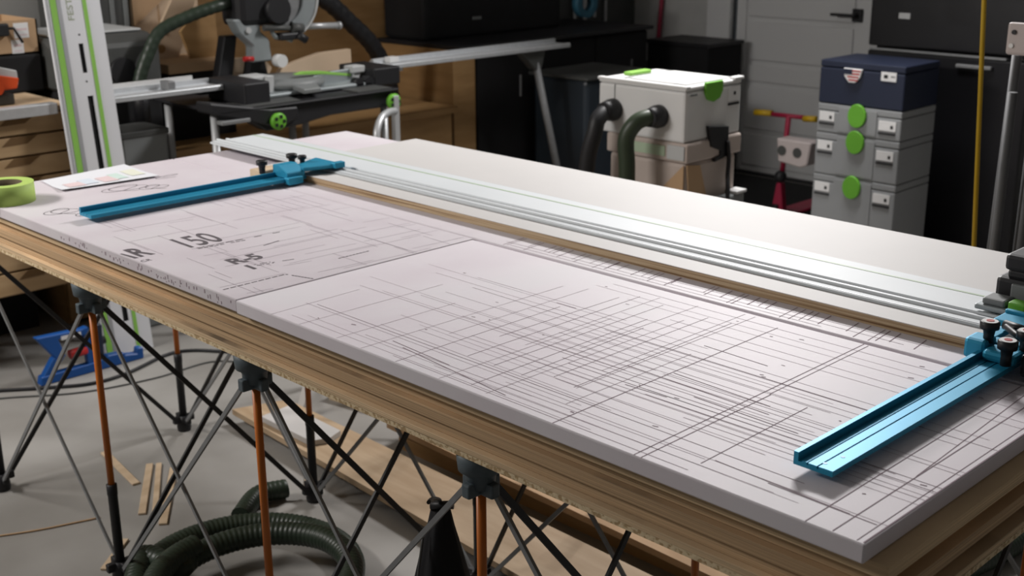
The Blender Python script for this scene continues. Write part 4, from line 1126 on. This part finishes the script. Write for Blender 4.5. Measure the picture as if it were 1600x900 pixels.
fb5 = obj('white_offcut', MB().prism([(-2.47, 0.915, 0.0), (-2.44, 0.915, 0.0), (-2.44, 0.93, 0.0), (-2.47, 0.93, 0.0)], (-0.05, 0.12, 0.19)), MEL)
tag(fb5, 'narrow white strip propped up behind the floor boards', 'offcut')
fb6 = obj('white_offcut', MB().prism([(-1.22, 0.14, 0.0005), (-1.05, 0.05, 0.0005), (-0.98, 0.16, 0.0005), (-1.15, 0.25, 0.0005)], (0, 0, 0.018), 0.001), MEL)
tag(fb6, 'white offcut on the floor below the hanging black bag', 'offcut')
rb = thing('red_brown_bar', (-0.85, 1.25, 0), 'reddish brown perforated bar on the floor behind the boards', 'bar')
obj('bar', MB().box(-1.35, -0.55, 1.215, 1.255, 0.0, 0.05, 0.002), WOODM, rb)
for i in range(9):
    obj('slot', MB().box(-1.25 + i * 0.05, -1.225 + i * 0.05, 1.228, 1.242, 0.05, 0.0508), WHITE, rb)

# black bag hanging from the stand
bg = thing('hanging_bag', (-1.12, 0.30, 0.02), 'black drawstring bag hanging from the stand beside the third orange leg', 'bag')
rnd = random.Random(5)
R_ = []
bc = Vector((-0.955, 0.205))
for k in range(15):
    t = k / 14
    z = 0.500 - t * 0.47
    rr = 0.012 + 0.096 * (t ** 0.75)
    if k == 0:
        rr = 0.018
    ring_ = []
    for i in range(28):
        a = 2 * math.pi * i / 28
        f = 1 + 0.14 * math.sin(5 * a + 0.6) * (0.4 + 0.6 * t) + 0.06 * math.sin(9 * a + 3 * t)
        ring_.append((bc.x + rr * f * math.cos(a), bc.y + rr * f * math.sin(a), z))
    R_.append(ring_)
obj('bag_body', MB().rings(R_), FABRIC, bg)
obj('drawstring', MB().tube([(bc.x, bc.y, 0.495), (bc.x + 0.01, bc.y - 0.01, 0.525), (bc.x + 0.07, bc.y - 0.08, 0.575), (bc.x + 0.13, bc.y - 0.14, 0.612)], 0.0035, 8), BLACK, bg)
obj('cord_toggle', MB().cyl((bc.x - 0.012, bc.y - 0.014, 0.508), (bc.x + 0.022, bc.y + 0.012, 0.512), 0.008), BLACK, bg)
obj('bag_cord', MB().tube([(bc.x - 0.01, bc.y - 0.035, 0.46), (bc.x + 0.01, bc.y - 0.070, 0.38), (bc.x + 0.02, bc.y - 0.092, 0.28), (bc.x + 0.02, bc.y - 0.105, 0.18)], 0.0025, 8), DGREY, bg)
